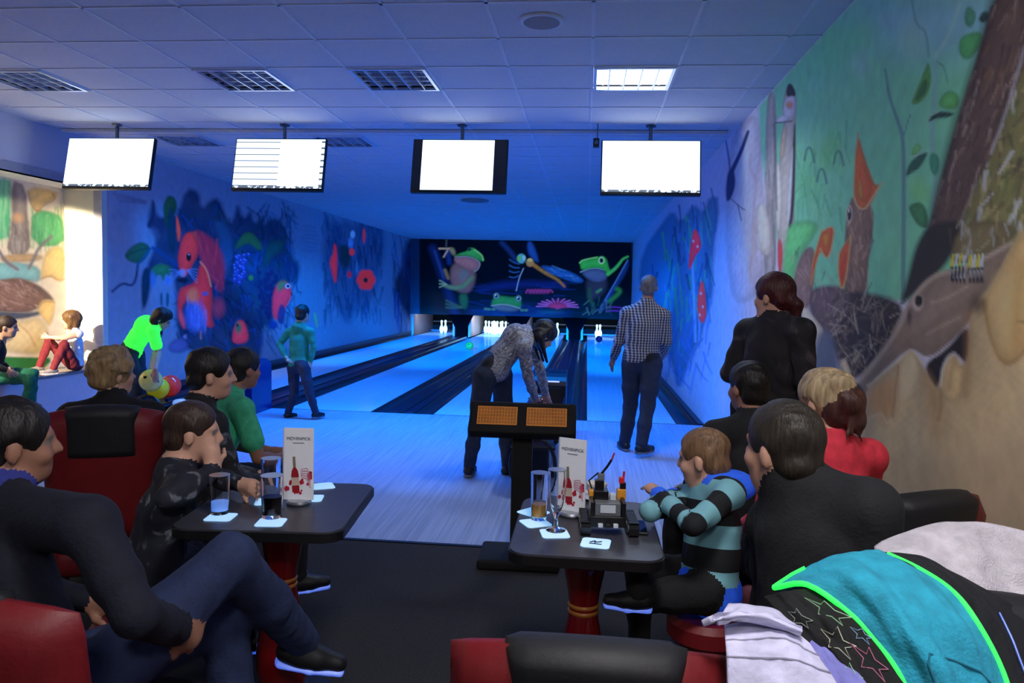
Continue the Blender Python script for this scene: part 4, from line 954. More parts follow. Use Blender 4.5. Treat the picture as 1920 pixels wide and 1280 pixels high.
def menu_stand(px, py, rz, label, w=.108, h=.265):
    p = aZ(px, py, ZT); e = empty('menu_stand', (p[0], p[1], ZT + .0035), rz, label, 'menu stand', 'menu card stands')
    MB().lathe([(0, 0), (.044, 0), (.046, .006), (.040, .012), (0, .014)], n=30).build('base', M_steel, e, True)
    MB().box((0, 0, .012 + h / 2), (w, .004, h)).build('card', M_card, e)
    MB().box((-w / 2 - .002, 0, .012 + h / 2), (.003, .006, h)).build('holder_edge', M_acr, e)
    y = -.0032
    text_mesh('MÖVENPICK', .0155, 'card_text', M_ink, e, (0, y, h - .032), (math.pi / 2, 0, 0))
    MB().box((0, y, h - .043), (.04, .0006, .0016)).build('card_rule', M_ink, e)
    # printed bottle with raspberries and splash
    bp = [(-.013, .02), (.013, .02), (.0135, .085), (.011, .1), (.0045, .112), (.004, .15), (-.004, .15), (-.0045, .112), (-.011, .1), (-.0135, .085)]
    Mx = Matrix.Translation((-.008, y, .02)) @ Matrix.Rotation(-.06, 4, 'Y') @ Matrix.Rotation(math.pi / 2, 4, 'X')
    MB().prism(bp, -.0003, .0003, Mx).build('printed_bottle', mat('print_bottle', (150, 20, 30), .5), e)
    MB().prism([(-.005, .112), (.005, .112), (.0046, .152), (-.0046, .152)], .0003, .0006, Mx).build('printed_neck', mat('print_foil', (120, 116, 92), .5), e)
    MB().prism([(-.0132, .045), (.0132, .045), (.0132, .075), (-.0132, .075)], .0003, .0006, Mx).build('printed_label', mat('print_label', (196, 176, 160), .5), e)
    rr = random.Random(5); m = MB()
    for k in range(15):
        x, z, r = rr.uniform(-.045, .045), .045 + rr.uniform(-.015, .035), rr.uniform(.004, .010)
        if x > 0: z += x * .9
        m.prism([(x + r * math.cos(a * .63), z + r * math.sin(a * .63) * (1 + .3 * math.sin(3 * a))) for a in range(10)], -.0002, .0002, Matrix.Translation((0, y + .0002, 0)) @ Matrix.Rotation(math.pi / 2, 4, 'X'))
    m.build('printed_berries', mat('print_berry', (176, 24, 52), .5), e)
    m = MB()
    for k in range(5): m.tube([(.008, y, .125 - .006 * k), (.03, y, .13 - .01 * k), (.044, y, .105 - .012 * k)], .0012, 5)
    m.build('printed_splash', mat('print_splash', (200, 120, 140), .5), e)
menu_stand(560, 944, .12, 'white menu card with red bottle picture beside the cola glass')
menu_stand(1071, 966, -.42, 'white menu card with red bottle picture beside the toy robot', .105, .262)

# white coffee cup
p = aZ(1118, 934, ZT)
e = empty('coffee_cup', (p[0], p[1], ZT), 0, 'white coffee cup on a saucer behind the toy robot', 'cup')
M_por = mat('porcelain', (222, 218, 214), .25, var=.03)
MB().lathe([(0, 0), (.05, 0), (.068, .010), (.067, .012), (.045, .006), (0, .006)], n=30).build('saucer', M_por, e, True)
MB().lathe([(0, .008), (.024, .008), (.036, .03), (.042, .062), (.0395, .062), (.033, .03), (0, .014)], n=30).build('cup_body', M_por, e, True)
MB().tube([(-.038, 0, .052), (-.058, 0, .05), (-.060, 0, .034), (-.036, 0, .026)], .0042, 8).build('cup_handle', M_por, e, True)

# toy robot made of building bricks
p = aZ(1136, 995, ZT)
e = empty('toy_robot', (p[0], p[1] + .02, ZT), .06, 'black toy robot vehicle of building bricks with tracks and a raised arm', 'toy robot')
M_bb = mat('brick_black', (16, 17, 20), .3, var=.1); M_bg = mat('brick_grey', (96, 100, 106), .35, var=.1); M_by = mat('brick_yellow', (206, 140, 40), .35); M_br = mat('brick_red', (190, 36, 40), .35); M_bw = mat('brick_white', (190, 196, 204), .35)
def tread(x):
    o = MB().prism([(-.085, .008), (-.075, 0), (.075, 0), (.09, .014), (.088, .034), (.07, .044), (-.07, .044), (-.09, .03)], -.016, .016, Matrix.Translation((x, 0, 0)) @ Matrix(((0, 0, 1, 0), (1, 0, 0, 0), (0, 1, 0, 0), (0, 0, 0, 1)))).build('track', M_bb, e)
    m = MB()
    for k in range(11): m.box((0, -.075 + .015 * k, .046), (.032, .007, .004)); 
    q = m.build('track_cleats', M_bb, o); q.location = (x, 0, 0)
    for y in (-.055, 0, .055): MB().tube([(x - .018, y, .022), (x + .018, y, .022)], .014, 14).build('wheel', M_bg, o, True)
tread(-.072); tread(.085)
MB().box((0, 0, .045), (.12, .14, .035), bev=.003).build('chassis', M_bb, e)
MB().box((.0, -.01, .082), (.085, .09, .045), bev=.003).build('control_block', M_bg, e)
MB().box((-.0, -.056, .085), (.05, .004, .026)).build('display', M_bw, e)
for x in (-.025, .0, .025): MB().box((x, -.075, .036), (.016, .02, .012), bev=.002).build('bumper_brick', M_bw if x else M_bb, e)
for s in (-1, 1): MB().box((s * .052, -.02, .085), (.012, .1, .05), bev=.002).build('side_beam', M_bb, e)
for x, y, z, a, b, c, mm in ((-.02, .01, .118, .05, .05, .03, M_bb), (-.025, .015, .148, .03, .03, .035, M_bb), (.05, .02, .118, .03, .03, .035, M_by), (.055, .022, .145, .02, .02, .025, M_bb), (-.05, .02, .12, .02, .04, .02, M_by), (.05, .02, .165, .018, .018, .02, M_br), (-.02, .012, .177, .022, .022, .022, M_bg), (.02, .0, .113, .02, .03, .02, M_bw)):
    MB().box((x, y, z), (a, b, c), bev=.002).build('brick', mm, e)
MB().tube([(-.02, .012, .185), (.0, .005, .215), (.012, .0, .238)], .0042, 8).build('arm', M_bb, e, True)
MB().tube([(.012, .0, .236), (.02, -.004, .262)], .003, 8).build('arm_tip', M_br, e, True)
MB().tube([(-.045, .03, .12), (-.06, .02, .16), (-.03, .01, .19)], .003, 6).build('cable', M_bb, e, True)
MB().tube([(.055, .022, .15), (.058, .02, .195)], .004, 8).build('antenna', M_br, e, True)
p = aZ(1180, 990, ZT)
e = empty('phone', (p[0] + .022, p[1], ZT), .0, 'black flat phone lying beside the toy robot', 'phone')
MB().box((0, 0, .005), (.072, .145, .010), bev=.003).build('body', M_bb, e); MB().box((0, 0, .0104), (.064, .125, .0008)).build('glass_front', mat('phone_glass', (12, 14, 18), .08, var=0), e)

# ---------------------------------------------------------------- scoring console
pb = aZ(978, 1030, 0)
e = empty('score_console', (-.34, 4.22, 0), .03, 'dark scoring console with two lit amber keypads on a post', 'console')
MB().box((.0, .0, .03), (.46, .34, .06), bev=.02).build('foot', M_matt, e)
MB().box((.0, .03, .40), (.115, .10, .72), bev=.012).build('post', M_matt, e)
hd = Matrix.Translation((0, -.02, .82)) @ Matrix.Rotation(math.radians(-38), 4, 'X')
m = MB().box((0, 0, 0), (.60, .08, .20), bev=.015); m.v = [tuple(hd @ Vector(v)) for v in m.v]; hdo = m.build('console_head', M_matt, e)
M_key = mat('keypad_amber', (190, 120, 44), .5, var=.1, emit=(168, 104, 38), estr=.22); M_keycap = mat('keycap', (150, 92, 40), .5, emit=(150, 90, 36), estr=.12, var=.2)
for x in (-.142, .135):
    m = MB().box((x, -.041, 0.005), (.225, .006, .115), bev=.002); m.v = [tuple(hd @ Vector(v)) for v in m.v]; kp = m.build('keypad', M_key, hdo)
    m = MB()
    for a in range(13):
        for b in range(5): m.box((x - .1 + a * .0166, -.0455, -.037 + b * .021), (.012, .004, .015))
    m.v = [tuple(hd @ Vector(v)) for v in m.v]; tag(m.build('keys', M_keycap, kp), kind='stuff')

# ---------------------------------------------------------------- bowling balls and ball returns
def ball_mat(name, rgb, em=0):
    return mat(name, rgb, .12, var=.25, scale=9, coat=.4, emit=rgb if em else None, estr=em)
def bowling_ball(name_mat, loc, label, r=.108, em=0, rgb=(200, 200, 40), group='bowling balls'):
    e = empty('bowling_ball', loc, 0, label, 'bowling ball', group)
    MB().ball((0, 0, 0), r, 28, 18).build('ball_shell', ball_mat(name_mat, rgb, em), e, 'all')
    for dx, dy in ((-.014, .012), (.014, .012), (0, -.03)):
        n = Vector((dx, -.2 + dy, .085)).normalized()
        a = n * (r + .0006); b = n * (r - .012)
        MB().tube([a, b], .0105, 12).build('finger_hole', M_matt, e)
    return e
M_dark = mat('return_dark', (12, 15, 30), .35, var=.1); M_hoodb = mat('return_blue', (14, 30, 110), .3, var=.1, coat=.3)
def ball_return(x, yh, y0, label, hz=.72, hood=M_dark, hw=.36):
    e = empty('ball_return', (x, yh, 0), 0, label, 'ball return', 'ball returns')
    n = 10; P = [(-.28, 0), (-.28, hz * .8)] + [(-.28 + .28 * (1 - math.cos(math.pi * k / n / 1)), hz * .8 + hz * .2 * math.sin(math.pi * k / n)) for k in range(1, n)] + [(.28, hz * .8), (.28, 0)]
    MB().prism(P, -hw / 2, hw / 2, Matrix(((0, 0, 1, 0), (1, 0, 0, 0), (0, 1, 0, 0), (0, 0, 0, 1)))).build('hood', hood, e)
    MB().box((0, -.285, hz * .62), (hw * .72, .01, hz * .3), bev=.004).build('mouth', M_matt, e)
    MB().box((0, -.288, hz * .86), (hw * .62, .006, .014)).build('light_strip', mat('return_led', (220, 228, 240), .5, emit=(190, 210, 255), estr=.8), e)
    L = yh - .28 - y0
    for s in (-1, 1):
        MB().tube([(s * .17, -.28, .44), (s * .19, -.28 - L * .5, .43), (s * .17, -.28 - L + .1, .42)], .02, 10).build('rail', M_dark, e, True)
    MB().box((0, -.28 - L / 2, .375), (.34, L - .1, .03), bev=.01).build('tray', M_dark, e)
    MB().box((0, -.28 - L * .45, .19), (.2, L * .55, .36), bev=.02).build('pedestal', M_dark, e)
    lp = [(.17 * math.cos(a), -.28 - L + .06, .24 + .22 * math.sin(a)) for a in [math.pi * 2 * k / 20 for k in range(21)]]
    MB().tube(lp, .016, 8, False).build('end_loop', M_dark, e, True)
    return e
ball_return(-.37, 8.1, 5.55, 'dark ball return with tall hood that the woman reaches into')
ball_return(-4.17, 8.82, 6.75, 'ball return with blue hood beside the girl in the neon shirt', .66, M_hoodb, .5)
p = aY(1014, 766, 6.9); bowling_ball('ball_maroon', (p[0], 6.9, .505), 'dark maroon bowling ball under the bending woman\'s hands', rgb=(92, 24, 30))
p = aY(1012, 842, 5.9); bowling_ball('ball_crimson', (-.36, 5.95, .505), 'crimson bowling ball at the end of the tray behind the console', rgb=(150, 24, 44))
bowling_ball('ball_yellow', (*aY(296, 737, 7.09)[:2], .497), 'yellow bowling ball on the rack below the girl in neon', rgb=(206, 206, 40), em=.12)
bowling_ball('ball_coral', (*aY(319, 731, 7.32)[:2], .497), 'coral red bowling ball next to the yellow ball', rgb=(226, 62, 58), em=.15)
bowling_ball('ball_lemon', tuple(aY(283, 713, 6.86)), 'pale lemon bowling ball held in the girl\'s hands', rgb=(214, 206, 110), em=.05)
p = aZ(880, 656, .0); bowling_ball('ball_green', (p[0], p[1], .108), 'green bowling ball rolling down the lane towards the full rack', rgb=(40, 150, 60), em=.15)
p = aZ(1123, 642, .0); bowling_ball('ball_navy', (p[0], p[1], .108), 'dark navy bowling ball rolling towards two standing pins', rgb=(8, 12, 50))

# ---------------------------------------------------------------- tub chairs (local: back towards -Y, sitter faces +Y)
def bent_box(w, t, h, bev, k, z0, y0, lean=.0, arch=0., nx=14):
    """padded panel of width w, bent around the sitter, top edge arched"""
    V = []; Fs = []; nz = 10; n = 0
    xs = np.linspace(-1, 1, nx + 1); zs = np.linspace(-1, 1, nz + 1)
    def pt(x, z, s):
        e = 1 - (1 - min(1, (1 - abs(x)) * w / 2 / bev + .02)) ** 2 if (1 - abs(x)) * w / 2 < bev else 1
        f = 1 - (1 - min(1, (1 - abs(z)) * h / 2 / bev + .02)) ** 2 if (1 - abs(z)) * h / 2 < bev else 1
        th = t / 2 * math.sqrt(max(e, 0)) * math.sqrt(max(f, 0))
        zz = z0 + h / 2 + z * h / 2 - arch * x * x * (z + 1) / 2
        return (x * w / 2, y0 + k * x * x + s * th - lean * (zz - z0), zz)
    for s in (-1, 1):
        for x in xs:
            for z in zs: V.append(pt(x, z, s))
    N = (nx + 1) * (nz + 1)
    for s in (0, 1):
        for i in range(nx):
            for j in range(nz):
                a = s * N + i * (nz + 1) + j; q = (a, a + nz + 1, a + nz + 2, a + 1); Fs.append(q if s == 0 else q[::-1])
    for i in range(nx):
        for j in (0, nz): a = i * (nz + 1) + j; q = (a, a + nz + 1, N + a + nz + 1, N + a); Fs.append(q[::-1] if j == 0 else q)
    for j in range(nz):
        for i in (0, nx): a = i * (nz + 1) + j; q = (a, a + 1, N + a + 1, N + a); Fs.append(q if i == 0 else q[::-1])
    return V, Fs
def tub_chair(x, y, rz, label, top=.90, w=.56, seat=.40, arm=.53, ih=.17):
    e = empty('tub_chair', (x, y, 0), rz, label, 'chair', 'red and charcoal padded chairs')
    MB().box((0, .27, seat), (w - .06, .50, .14), bev=.045).build('seat', M_red, e, True)
    MB().add(*bent_box(w, .11, top - .28, .05, .07, .28, 0, .12, .045)).build('backrest', M_red, e, 'all')
    MB().add(*bent_box(w * .60, .128, ih, .03, .07 * .36, top - ih + .005, -.0, .12, .045 * .36)).build('back_insert', M_char, e, 'all').location = (0, -.12 * (top - ih + .005 - .28), .004)
    for s in (-1, 1):
        MB().box((s * (w / 2 - .01), .26, arm), (.09, .46, .20), bev=.04).build('armrest', M_red, e, True)
        for yy in (.06, .46): MB().tube([(s * .2, yy, 0), (s * .2, yy, seat - .06)], .02, 10).build('leg', M_black, e, True)
    return e
tub_chair(.035, 1.42, 0, 'red padded chair with charcoal back insert facing the toy robot table', .905, .56)
tub_chair(.86, 1.56, math.pi - .05, 'red padded chair buried under several jackets', .93, .56)
tub_chair(-2.285, 3.385, .40, 'red padded chair with charcoal centre that the curly-haired person sits in', .96, .54, .17, .19, .27)
tub_chair(-1.43, 1.53, -.15, 'dark red padded chair of the man in the navy jacket', .88, .74, .245, .30)
tub_chair(1.095, 2.575, .45, 'dark red padded chair behind the blonde woman in coral', .93, .58, .31, .36)
# ================================================================== PEOPLE: smooth distance-field bodies, one continuous mesh each
V3 = lambda *a: np.array(a, float)
def nrm(v):
    v = np.asarray(v, float); return v / (np.linalg.norm(v) + 1e-12)

class Sdf:
    """union of tapered limbs and ellipsoids on a voxel grid; every primitive carries a material tag"""
    def __init__(s, vox): s.vox = vox; s.pr = []
    def cone(s, a, b, ra, rb, t, k=.02, lat=None, ls=1.0, fold=0, sub=False):
        s.pr.append(('c', np.asarray(a, float), np.asarray(b, float), ra, rb, t, k, lat, ls, fold, sub))
    def chain(s, pts, rs, t, k=.02, **kw):
        for i in range(len(pts) - 1): s.cone(pts[i], pts[i + 1], rs[i], rs[i + 1], t, k, **kw)
    def ell(s, c, r, R, t, k=.02, fold=0, sub=False):
        s.pr.append(('e', np.asarray(c, float), np.asarray(r, float), np.asarray(R, float), 0, t, k, None, 1, fold, sub))
    def bounds(s, p):
        if p[0] == 'c':
            m = max(p[3], p[4]) * max(1, p[8]); return np.minimum(p[1], p[2]) - m, np.maximum(p[1], p[2]) + m
        m = np.sqrt(((p[3] * p[2]) ** 2).sum(1)); return p[1] - m, p[1] + m
    def mesh(s, name, mats, smooth=1):
        vx = s.vox; B = [s.bounds(p) for p in s.pr if not p[10]]
        lo = np.min([b[0] for b in B], 0) - 4 * vx; hi = np.max([b[1] for b in B], 0) + 4 * vx
        n = np.ceil((hi - lo) / vx).astype(int) + 1
        D = np.full(n, .2, np.float32); R = np.full(n, .5, np.float32); T = np.zeros(n, np.int16)
        names = []
        for p in s.pr:
            a, b = s.bounds(p); mg = p[6] + 3 * vx
            i0 = np.maximum(np.floor((a - mg - lo) / vx).astype(int), 0); i1 = np.minimum(np.ceil((b + mg - lo) / vx).astype(int) + 1, n)
            if (i1 <= i0).any(): continue
            sl = tuple(slice(x, y) for x, y in zip(i0, i1))
            ax = [(lo[k] + vx * np.arange(i0[k], i1[k])).astype(np.float32) for k in range(3)]
            X, Y, Z = np.meshgrid(*ax, indexing='ij')
            if p[0] == 'c':
                _, A, Bq, ra, rb, t, k, lat, ls, fold, sub = p
                qx, qy, qz = X - A[0], Y - A[1], Z - A[2]; d = Bq - A
                if lat is not None:
                    l = nrm(lat); f = (1 - 1 / ls); w = (qx * l[0] + qy * l[1] + qz * l[2]) * f; qx = qx - l[0] * w; qy = qy - l[1] * w; qz = qz - l[2] * w
                    d = d - l * (d @ l) * f
                tt = np.clip((qx * d[0] + qy * d[1] + qz * d[2]) / (d @ d + 1e-9), 0, 1)
                dd = np.sqrt((qx - tt * d[0]) ** 2 + (qy - tt * d[1]) ** 2 + (qz - tt * d[2]) ** 2) - (ra + (rb - ra) * tt)
            else:
                _, c, r, M, _, t, k, _, _, fold, sub = p
                q = [(X - c[0]) * M[0][m] + (Y - c[1]) * M[1][m] + (Z - c[2]) * M[2][m] for m in range(3)]
                k0 = np.sqrt((q[0] / r[0]) ** 2 + (q[1] / r[1]) ** 2 + (q[2] / r[2]) ** 2)
                k1 = np.sqrt((q[0] / r[0] ** 2) ** 2 + (q[1] / r[1] ** 2) ** 2 + (q[2] / r[2] ** 2) ** 2)
                dd = k0 * (k0 - 1) / (k1 + 1e-6)
                dd = np.where(k0 < .02, -min(r), dd)
            raw = dd
            if fold:
                dd = dd + fold * (np.sin(31 * X + 23 * Z + 5 * np.sin(17 * Y)) * np.sin(27 * Y - 14 * Z + 4 * np.sin(13 * X)) + .6 * np.sin(58 * Z + 20 * X + 9 * np.sin(19 * Y)))
            if sub:
                h = np.clip(.5 - .5 * (D[sl] + dd) / k, 0, 1); D[sl] = D[sl] * (1 - h) - dd * h + k * h * (1 - h); continue
            h = np.clip(.5 + .5 * (D[sl] - dd) / k, 0, 1)
            D[sl] = D[sl] * (1 - h) + dd * h - k * h * (1 - h)
            if t not in names: names.append(t)
            m = raw < R[sl]; R[sl] = np.where(m, raw, R[sl]); T[sl] = np.where(m, names.index(t), T[sl])
        V, Q, cell = surface_nets(D, lo, vx)
        me = bpy.data.meshes.new(name)
        tags = T[cell[:, 0], cell[:, 1], cell[:, 2]]
        # majority of a quad
        fixed = np.isin(tags, [names.index(t) for t in ('eye', 'iris', 'lip') if t in names])
        if len(names) > 1:
            oh = np.eye(len(names), dtype=np.float32)[tags]; o0 = oh.copy()
            for _ in range(7):
                q = oh[Q].mean(1); acc = np.zeros_like(oh); cn = np.zeros(len(oh), np.float32)
                for k in range(4):
                    np.add.at(acc, Q[:, k], q); np.add.at(cn, Q[:, k], 1)
                oh = acc / np.maximum(cn, 1)[:, None]; oh[fixed] = o0[fixed]
            mi = oh[Q].mean(1).argmax(1)
        else:
            mi = tags[Q[:, 0]]
        quick_mesh(me, V, Q, mi)
        for t in names: me.materials.append(mats[t])
        return me

def surface_nets(D, lo, vx):
    S = D < 0; nx, ny, nz = D.shape
    c8 = [S[i:nx - 1 + i, j:ny - 1 + j, k:nz - 1 + k] for i in (0, 1) for j in (0, 1) for k in (0, 1)]
    sm = sum(c.astype(np.int8) for c in c8); act = (sm > 0) & (sm < 8)
    I = np.argwhere(act); idx = -np.ones(act.shape, np.int64); idx[act] = np.arange(len(I))
    acc = np.zeros((len(I), 3)); cnt = np.zeros(len(I))
    cor = [(i, j, k) for i in (0, 1) for j in (0, 1) for k in (0, 1)]
    val = {c: D[I[:, 0] + c[0], I[:, 1] + c[1], I[:, 2] + c[2]].astype(float) for c in cor}
    for c in cor:
        for ax in range(3):
            if c[ax]: continue
            d = list(c); d[ax] = 1; d = tuple(d); a, b = val[c], val[d]
            m = (a < 0) != (b < 0); t = np.where(m, a / np.where(m, a - b, 1), 0)
            p = np.tile(np.array(c, float), (len(I), 1)); p[:, ax] += t
            acc += p * m[:, None]; cnt += m
    V = lo + (I + acc / cnt[:, None]) * vx
    Qs = []
    for ax in range(3):
        u, v = [(1, 2), (2, 0), (0, 1)][ax]
        s0 = [slice(None)] * 3; s1 = [slice(None)] * 3; s0[ax] = slice(0, -1); s1[ax] = slice(1, None)
        ch = S[tuple(s0)] != S[tuple(s1)]
        E = np.argwhere(ch); E = E[(E[:, u] > 0) & (E[:, v] > 0) & (E[:, u] < D.shape[u] - 1) & (E[:, v] < D.shape[v] - 1)]
        ins = S[E[:, 0], E[:, 1], E[:, 2]]
        def g(du, dv):
            q = E.copy(); q[:, u] -= du; q[:, v] -= dv; return idx[q[:, 0], q[:, 1], q[:, 2]]
        q = np.stack([g(1, 1), g(0, 1), g(0, 0), g(1, 0)], 1); q[~ins] = q[~ins][:, ::-1]
        Qs.append(q)
    return V, np.concatenate(Qs), I

M_skin = mat('skin', (196, 150, 128), .55, var=.08, scale=20); M_skin2 = mat('skin_tan', (150, 106, 86), .55, var=.08, scale=20)
M_lip = mat('lip', (166, 98, 90), .5); M_eye = mat('eye_white', (120, 112, 106), .4, var=0); M_iris = mat('eye_iris', (44, 34, 28), .2, var=0)
def cloth(name, rgb, **kw):
    kw.setdefault('var', .18); kw.setdefault('scale', 26); kw.setdefault('bump', .25); kw.setdefault('bscale', 90)
    return mat(name, rgb, .85, **kw)
def hairm(name, rgb):
    m = mat(name, rgb, .5, var=.45, scale=60, bump=.5, bscale=120)
    nt = m.node_tree
    for n in nt.nodes:
        if n.type == 'TEX_NOISE':
            mp = nt.nodes.new('ShaderNodeMapping'); mp.inputs['Scale'].default_value = (1, 1, .22)
            tc = [q for q in nt.nodes if q.type == 'TEX_COORD'][0]
            nt.links.new(tc.outputs['Object'], mp.inputs[0]); nt.links.new(mp.outputs[0], n.inputs['Vector'])
    return m

def basis(fwd, up=(0, 0, 1), tilt=0):
    f = nrm(fwd); r = nrm(np.cross(f, np.asarray(up, float))); u = np.cross(r, f)
    if tilt: r, u = r * math.cos(tilt) + u * math.sin(tilt), u * math.cos(tilt) - r * math.sin(tilt)
    return np.stack([r, f, u], 1)          # columns: right, forward, up

def add_head(g, H, B, sc, neck):
    L = lambda x, y, z: H + B @ (V3(x, y, z) * sc)
    e = lambda c, r, t, k=.02: g.ell(L(*c), V3(*r) * sc, B, t, k * sc)
    e((0, -.012, .028), (.074, .094, .086), 'skin')
    e((0, .028, -.045), (.056, .064, .076), 'skin', .035)
    e((0, .055, -.088), (.030, .032, .028), 'skin', .03)
    e((0, .070, .022), (.052, .020, .014), 'skin', .02)
    for s in (-1, 1):
        e((s * .036, .062, -.035), (.024, .026, .024), 'skin', .02)
        e((s * .077, -.010, -.018), (.010, .020, .031), 'skin', .008)
    for s in (-1, 1): g.ell(L(s * .031, .098, .004), V3(.017, .016, .011) * sc, B, 'skin', .01 * sc, sub=True)
    for s in (-1, 1):
        g.ell(L(s * .031, .0755, .003), V3(.0115, .0105, .0085) * sc, B, 'eye', .003 * sc); g.ell(L(s * .031, .0845, .003), V3(.0055, .004, .0055) * sc, B, 'iris', .001)
    g.cone(L(0, .088, .012), L(0, .107, -.026), .008 * sc, .0135 * sc, 'skin', .012 * sc)
    for s in (-1, 1): e((s * .011, .096, -.030), (.009, .010, .008), 'skin', .008)
    e((0, .084, -.058), (.022, .010, .0055), 'lip', .006); e((0, .082, -.067), (.019, .010, .006), 'lip', .006)
    g.cone(L(0, -.025, -.055), neck, .052 * sc, .062 * sc, 'skin', .03 * sc)
    return L

def add_hand(g, Wr, d, nrm_, side, sc, curl=.35, t='skin', spread=.12):
    """palm + four unequal bent fingers + thumb; nrm_ points out of the back of the hand"""
    d = nrm(d); n = nrm(np.asarray(nrm_, float) - d * np.dot(nrm_, d)); l = np.cross(d, n) * side     # l: towards the thumb
    P = lambda a, b, c: Wr + (d * a + l * b + n * c) * sc
    g.cone(P(.0, 0, 0), P(.075, .0, 0), .024 * sc, .030 * sc, t, .015 * sc, lat=l, ls=1.35)
    for i, (b, ln, r) in enumerate(((.030, .072, .0088), (.010, .080, .0090), (-.011, .075, .0086), (-.030, .058, .0078))):
        base = P(.085, b, 0); ang = 0; q = base; dirn = d + l * (b * spread / .03)
        dirn = nrm(dirn)
        for seg, fr in enumerate((.45, .30, .25)):
            ang += curl * (1.0 if seg else .8); dd = dirn * math.cos(ang) - n * math.sin(ang)
            q2 = q + dd * ln * fr * sc; g.cone(q, q2, (r - .0008 * seg) * sc, (r - .0008 * (seg + 1)) * sc, t, .006 * sc); q = q2
    a = P(.022, .030, -.004); b = P(.052, .056, -.014); c = P(.082, .060, -.022 - .02 * curl)
    g.chain([a, b, c], [.012 * sc, .0105 * sc, .0088 * sc], t, .008 * sc)

def shoe(parent, A, d, sc, m_up, m_sole, zsole=None, label=None):
    """sneaker with ankle at A pointing along d"""
    d = nrm(d); g = Sdf(.008); u = V3(0, 0, 1); d = nrm(d - u * (d @ u) * (0 if zsole is None else 1)); l = np.cross(d, u); l = nrm(l); up = np.cross(l, d)
    P = lambda a, b, c: A + (d * a + l * b + up * c) * sc
    g.chain([P(-.035, 0, -.045), P(.06, 0, -.050), P(.14, 0, -.055)], [.038 * sc, .036 * sc, .030 * sc], 'up', .03 * sc, lat=l, ls=1.12)
    g.cone(P(0, 0, 0), P(.01, 0, -.04), .040 * sc, .044 * sc, 'up', .03 * sc)
    o = link('shoe', g.mesh('shoe', {'up': m_up}), None, parent)
    g = Sdf(.008)
    g.chain([P(-.05, 0, -.082), P(.05, 0, -.084), P(.152, 0, -.080)], [.017 * sc, .017 * sc, .015 * sc], 's', .01, lat=l, ls=2.3)
    link('sole', g.mesh('sole', {'s': m_sole}), None, o)
    return o

def hair(parent, H, B, sc, style, m, seed=0, m2=None):
    g = Sdf(.007 if sc > .8 else .0065); L = lambda x, y, z: H + B @ (V3(x, y, z) * sc)
    e = lambda c, r, k=.02, sub=False, fold=.0034, t='h': g.ell(L(*c), V3(*r) * sc, B, t, k * sc, fold=fold, sub=sub)
    r = random.Random(seed)
    th = {'short': .010, 'crop': .006, 'bald': .004, 'curly': .024, 'bob': .024, 'bun': .016, 'tail': .014, 'long': .018}[style]
    e((0, -.014, .032), (.076 + th, .096 + th, .086 + th))
    if style in ('short', 'crop', 'curly', 'bald'): e((0, -.055, -.035), (.062 + th * .7, .048 + th, .055))
    if style == 'curly':
        for k in range(46):
            a, b = r.uniform(0, 6.28), r.uniform(-.4, 1.5); c = math.cos(b)
            e((math.sin(a) * c * .092, -.012 + min(math.cos(a) * c * .112, .07), .03 + math.sin(b) * .105), (.024, .024, .022), .012)
    if style == 'bob':
        for s in (-1, 1): g.cone(L(s * .07, -.02, .04), L(s * .078, .0, -.09), .034 * sc, .024 * sc, 'h', .03 * sc, fold=.002)
        e((0, -.06, -.04), (.085, .055, .075)); e((0, .068, .065), (.07, .028, .035))
    if style == 'bun':
        e((0, -.068, -.02), (.072, .05, .08), t='h2'); e((.0, -.122, .005), (.052, .045, .055), .02, t='h2'); e((.02, -.12, -.06), (.04, .035, .05), .02, t='h2'); e((-.02, -.10, .07), (.05, .04, .035), .02)
        for k in range(7): g.cone(L(r.uniform(-.06, .06), -.12, .03), L(r.uniform(-.05, .05), -.13, -.13 + r.uniform(-.03, .04)), .012 * sc, .004 * sc, 'h2', .01, fold=.002)
    if style == 'tail':
        e((0, -.07, -.02), (.066, .045, .06)); g.chain([L(0, -.10, -.01), L(.01, -.135, -.05), L(.015, -.12, -.13), L(.012, -.10, -.19)], [.026 * sc, .03 * sc, .026 * sc, .01 * sc], 'h', .02, fold=.002)
    if style == 'long':
        e((0, -.07, -.03), (.08, .05, .08))
        for k in range(9):
            x = -.075 + .15 * k / 8; g.chain([L(x, -.03, .05), L(x * 1.15, -.06, -.06), H + V3(*(B @ V3(x * 1.2, -.02, 0))) * sc + V3(0, 0, -.17 - .03 * (k % 3)) * sc], [.03 * sc, .028 * sc, .010 * sc], 'h', .02, fold=.002)
    # open the face, ears and nape
    g.ell(L(0, .105, -.045), V3(.068, .075, .105) * sc, B, 'h', .026 * sc, sub=True)
    if style in ('short', 'crop', 'bald', 'tail', 'bun', 'curly'):
        for s in (-1, 1): g.ell(L(s * .095, .012, -.045), V3(.03, .045, .055) * sc, B, 'h', .022 * sc, sub=True)
    if style == 'bald': g.ell(L(0, .03, .13), V3(.085, .1, .075) * sc, B, 'h', .01 * sc, sub=True)
    return link('hair', g.mesh('hair', {'h': m, 'h2': m2 or m}), None, parent)

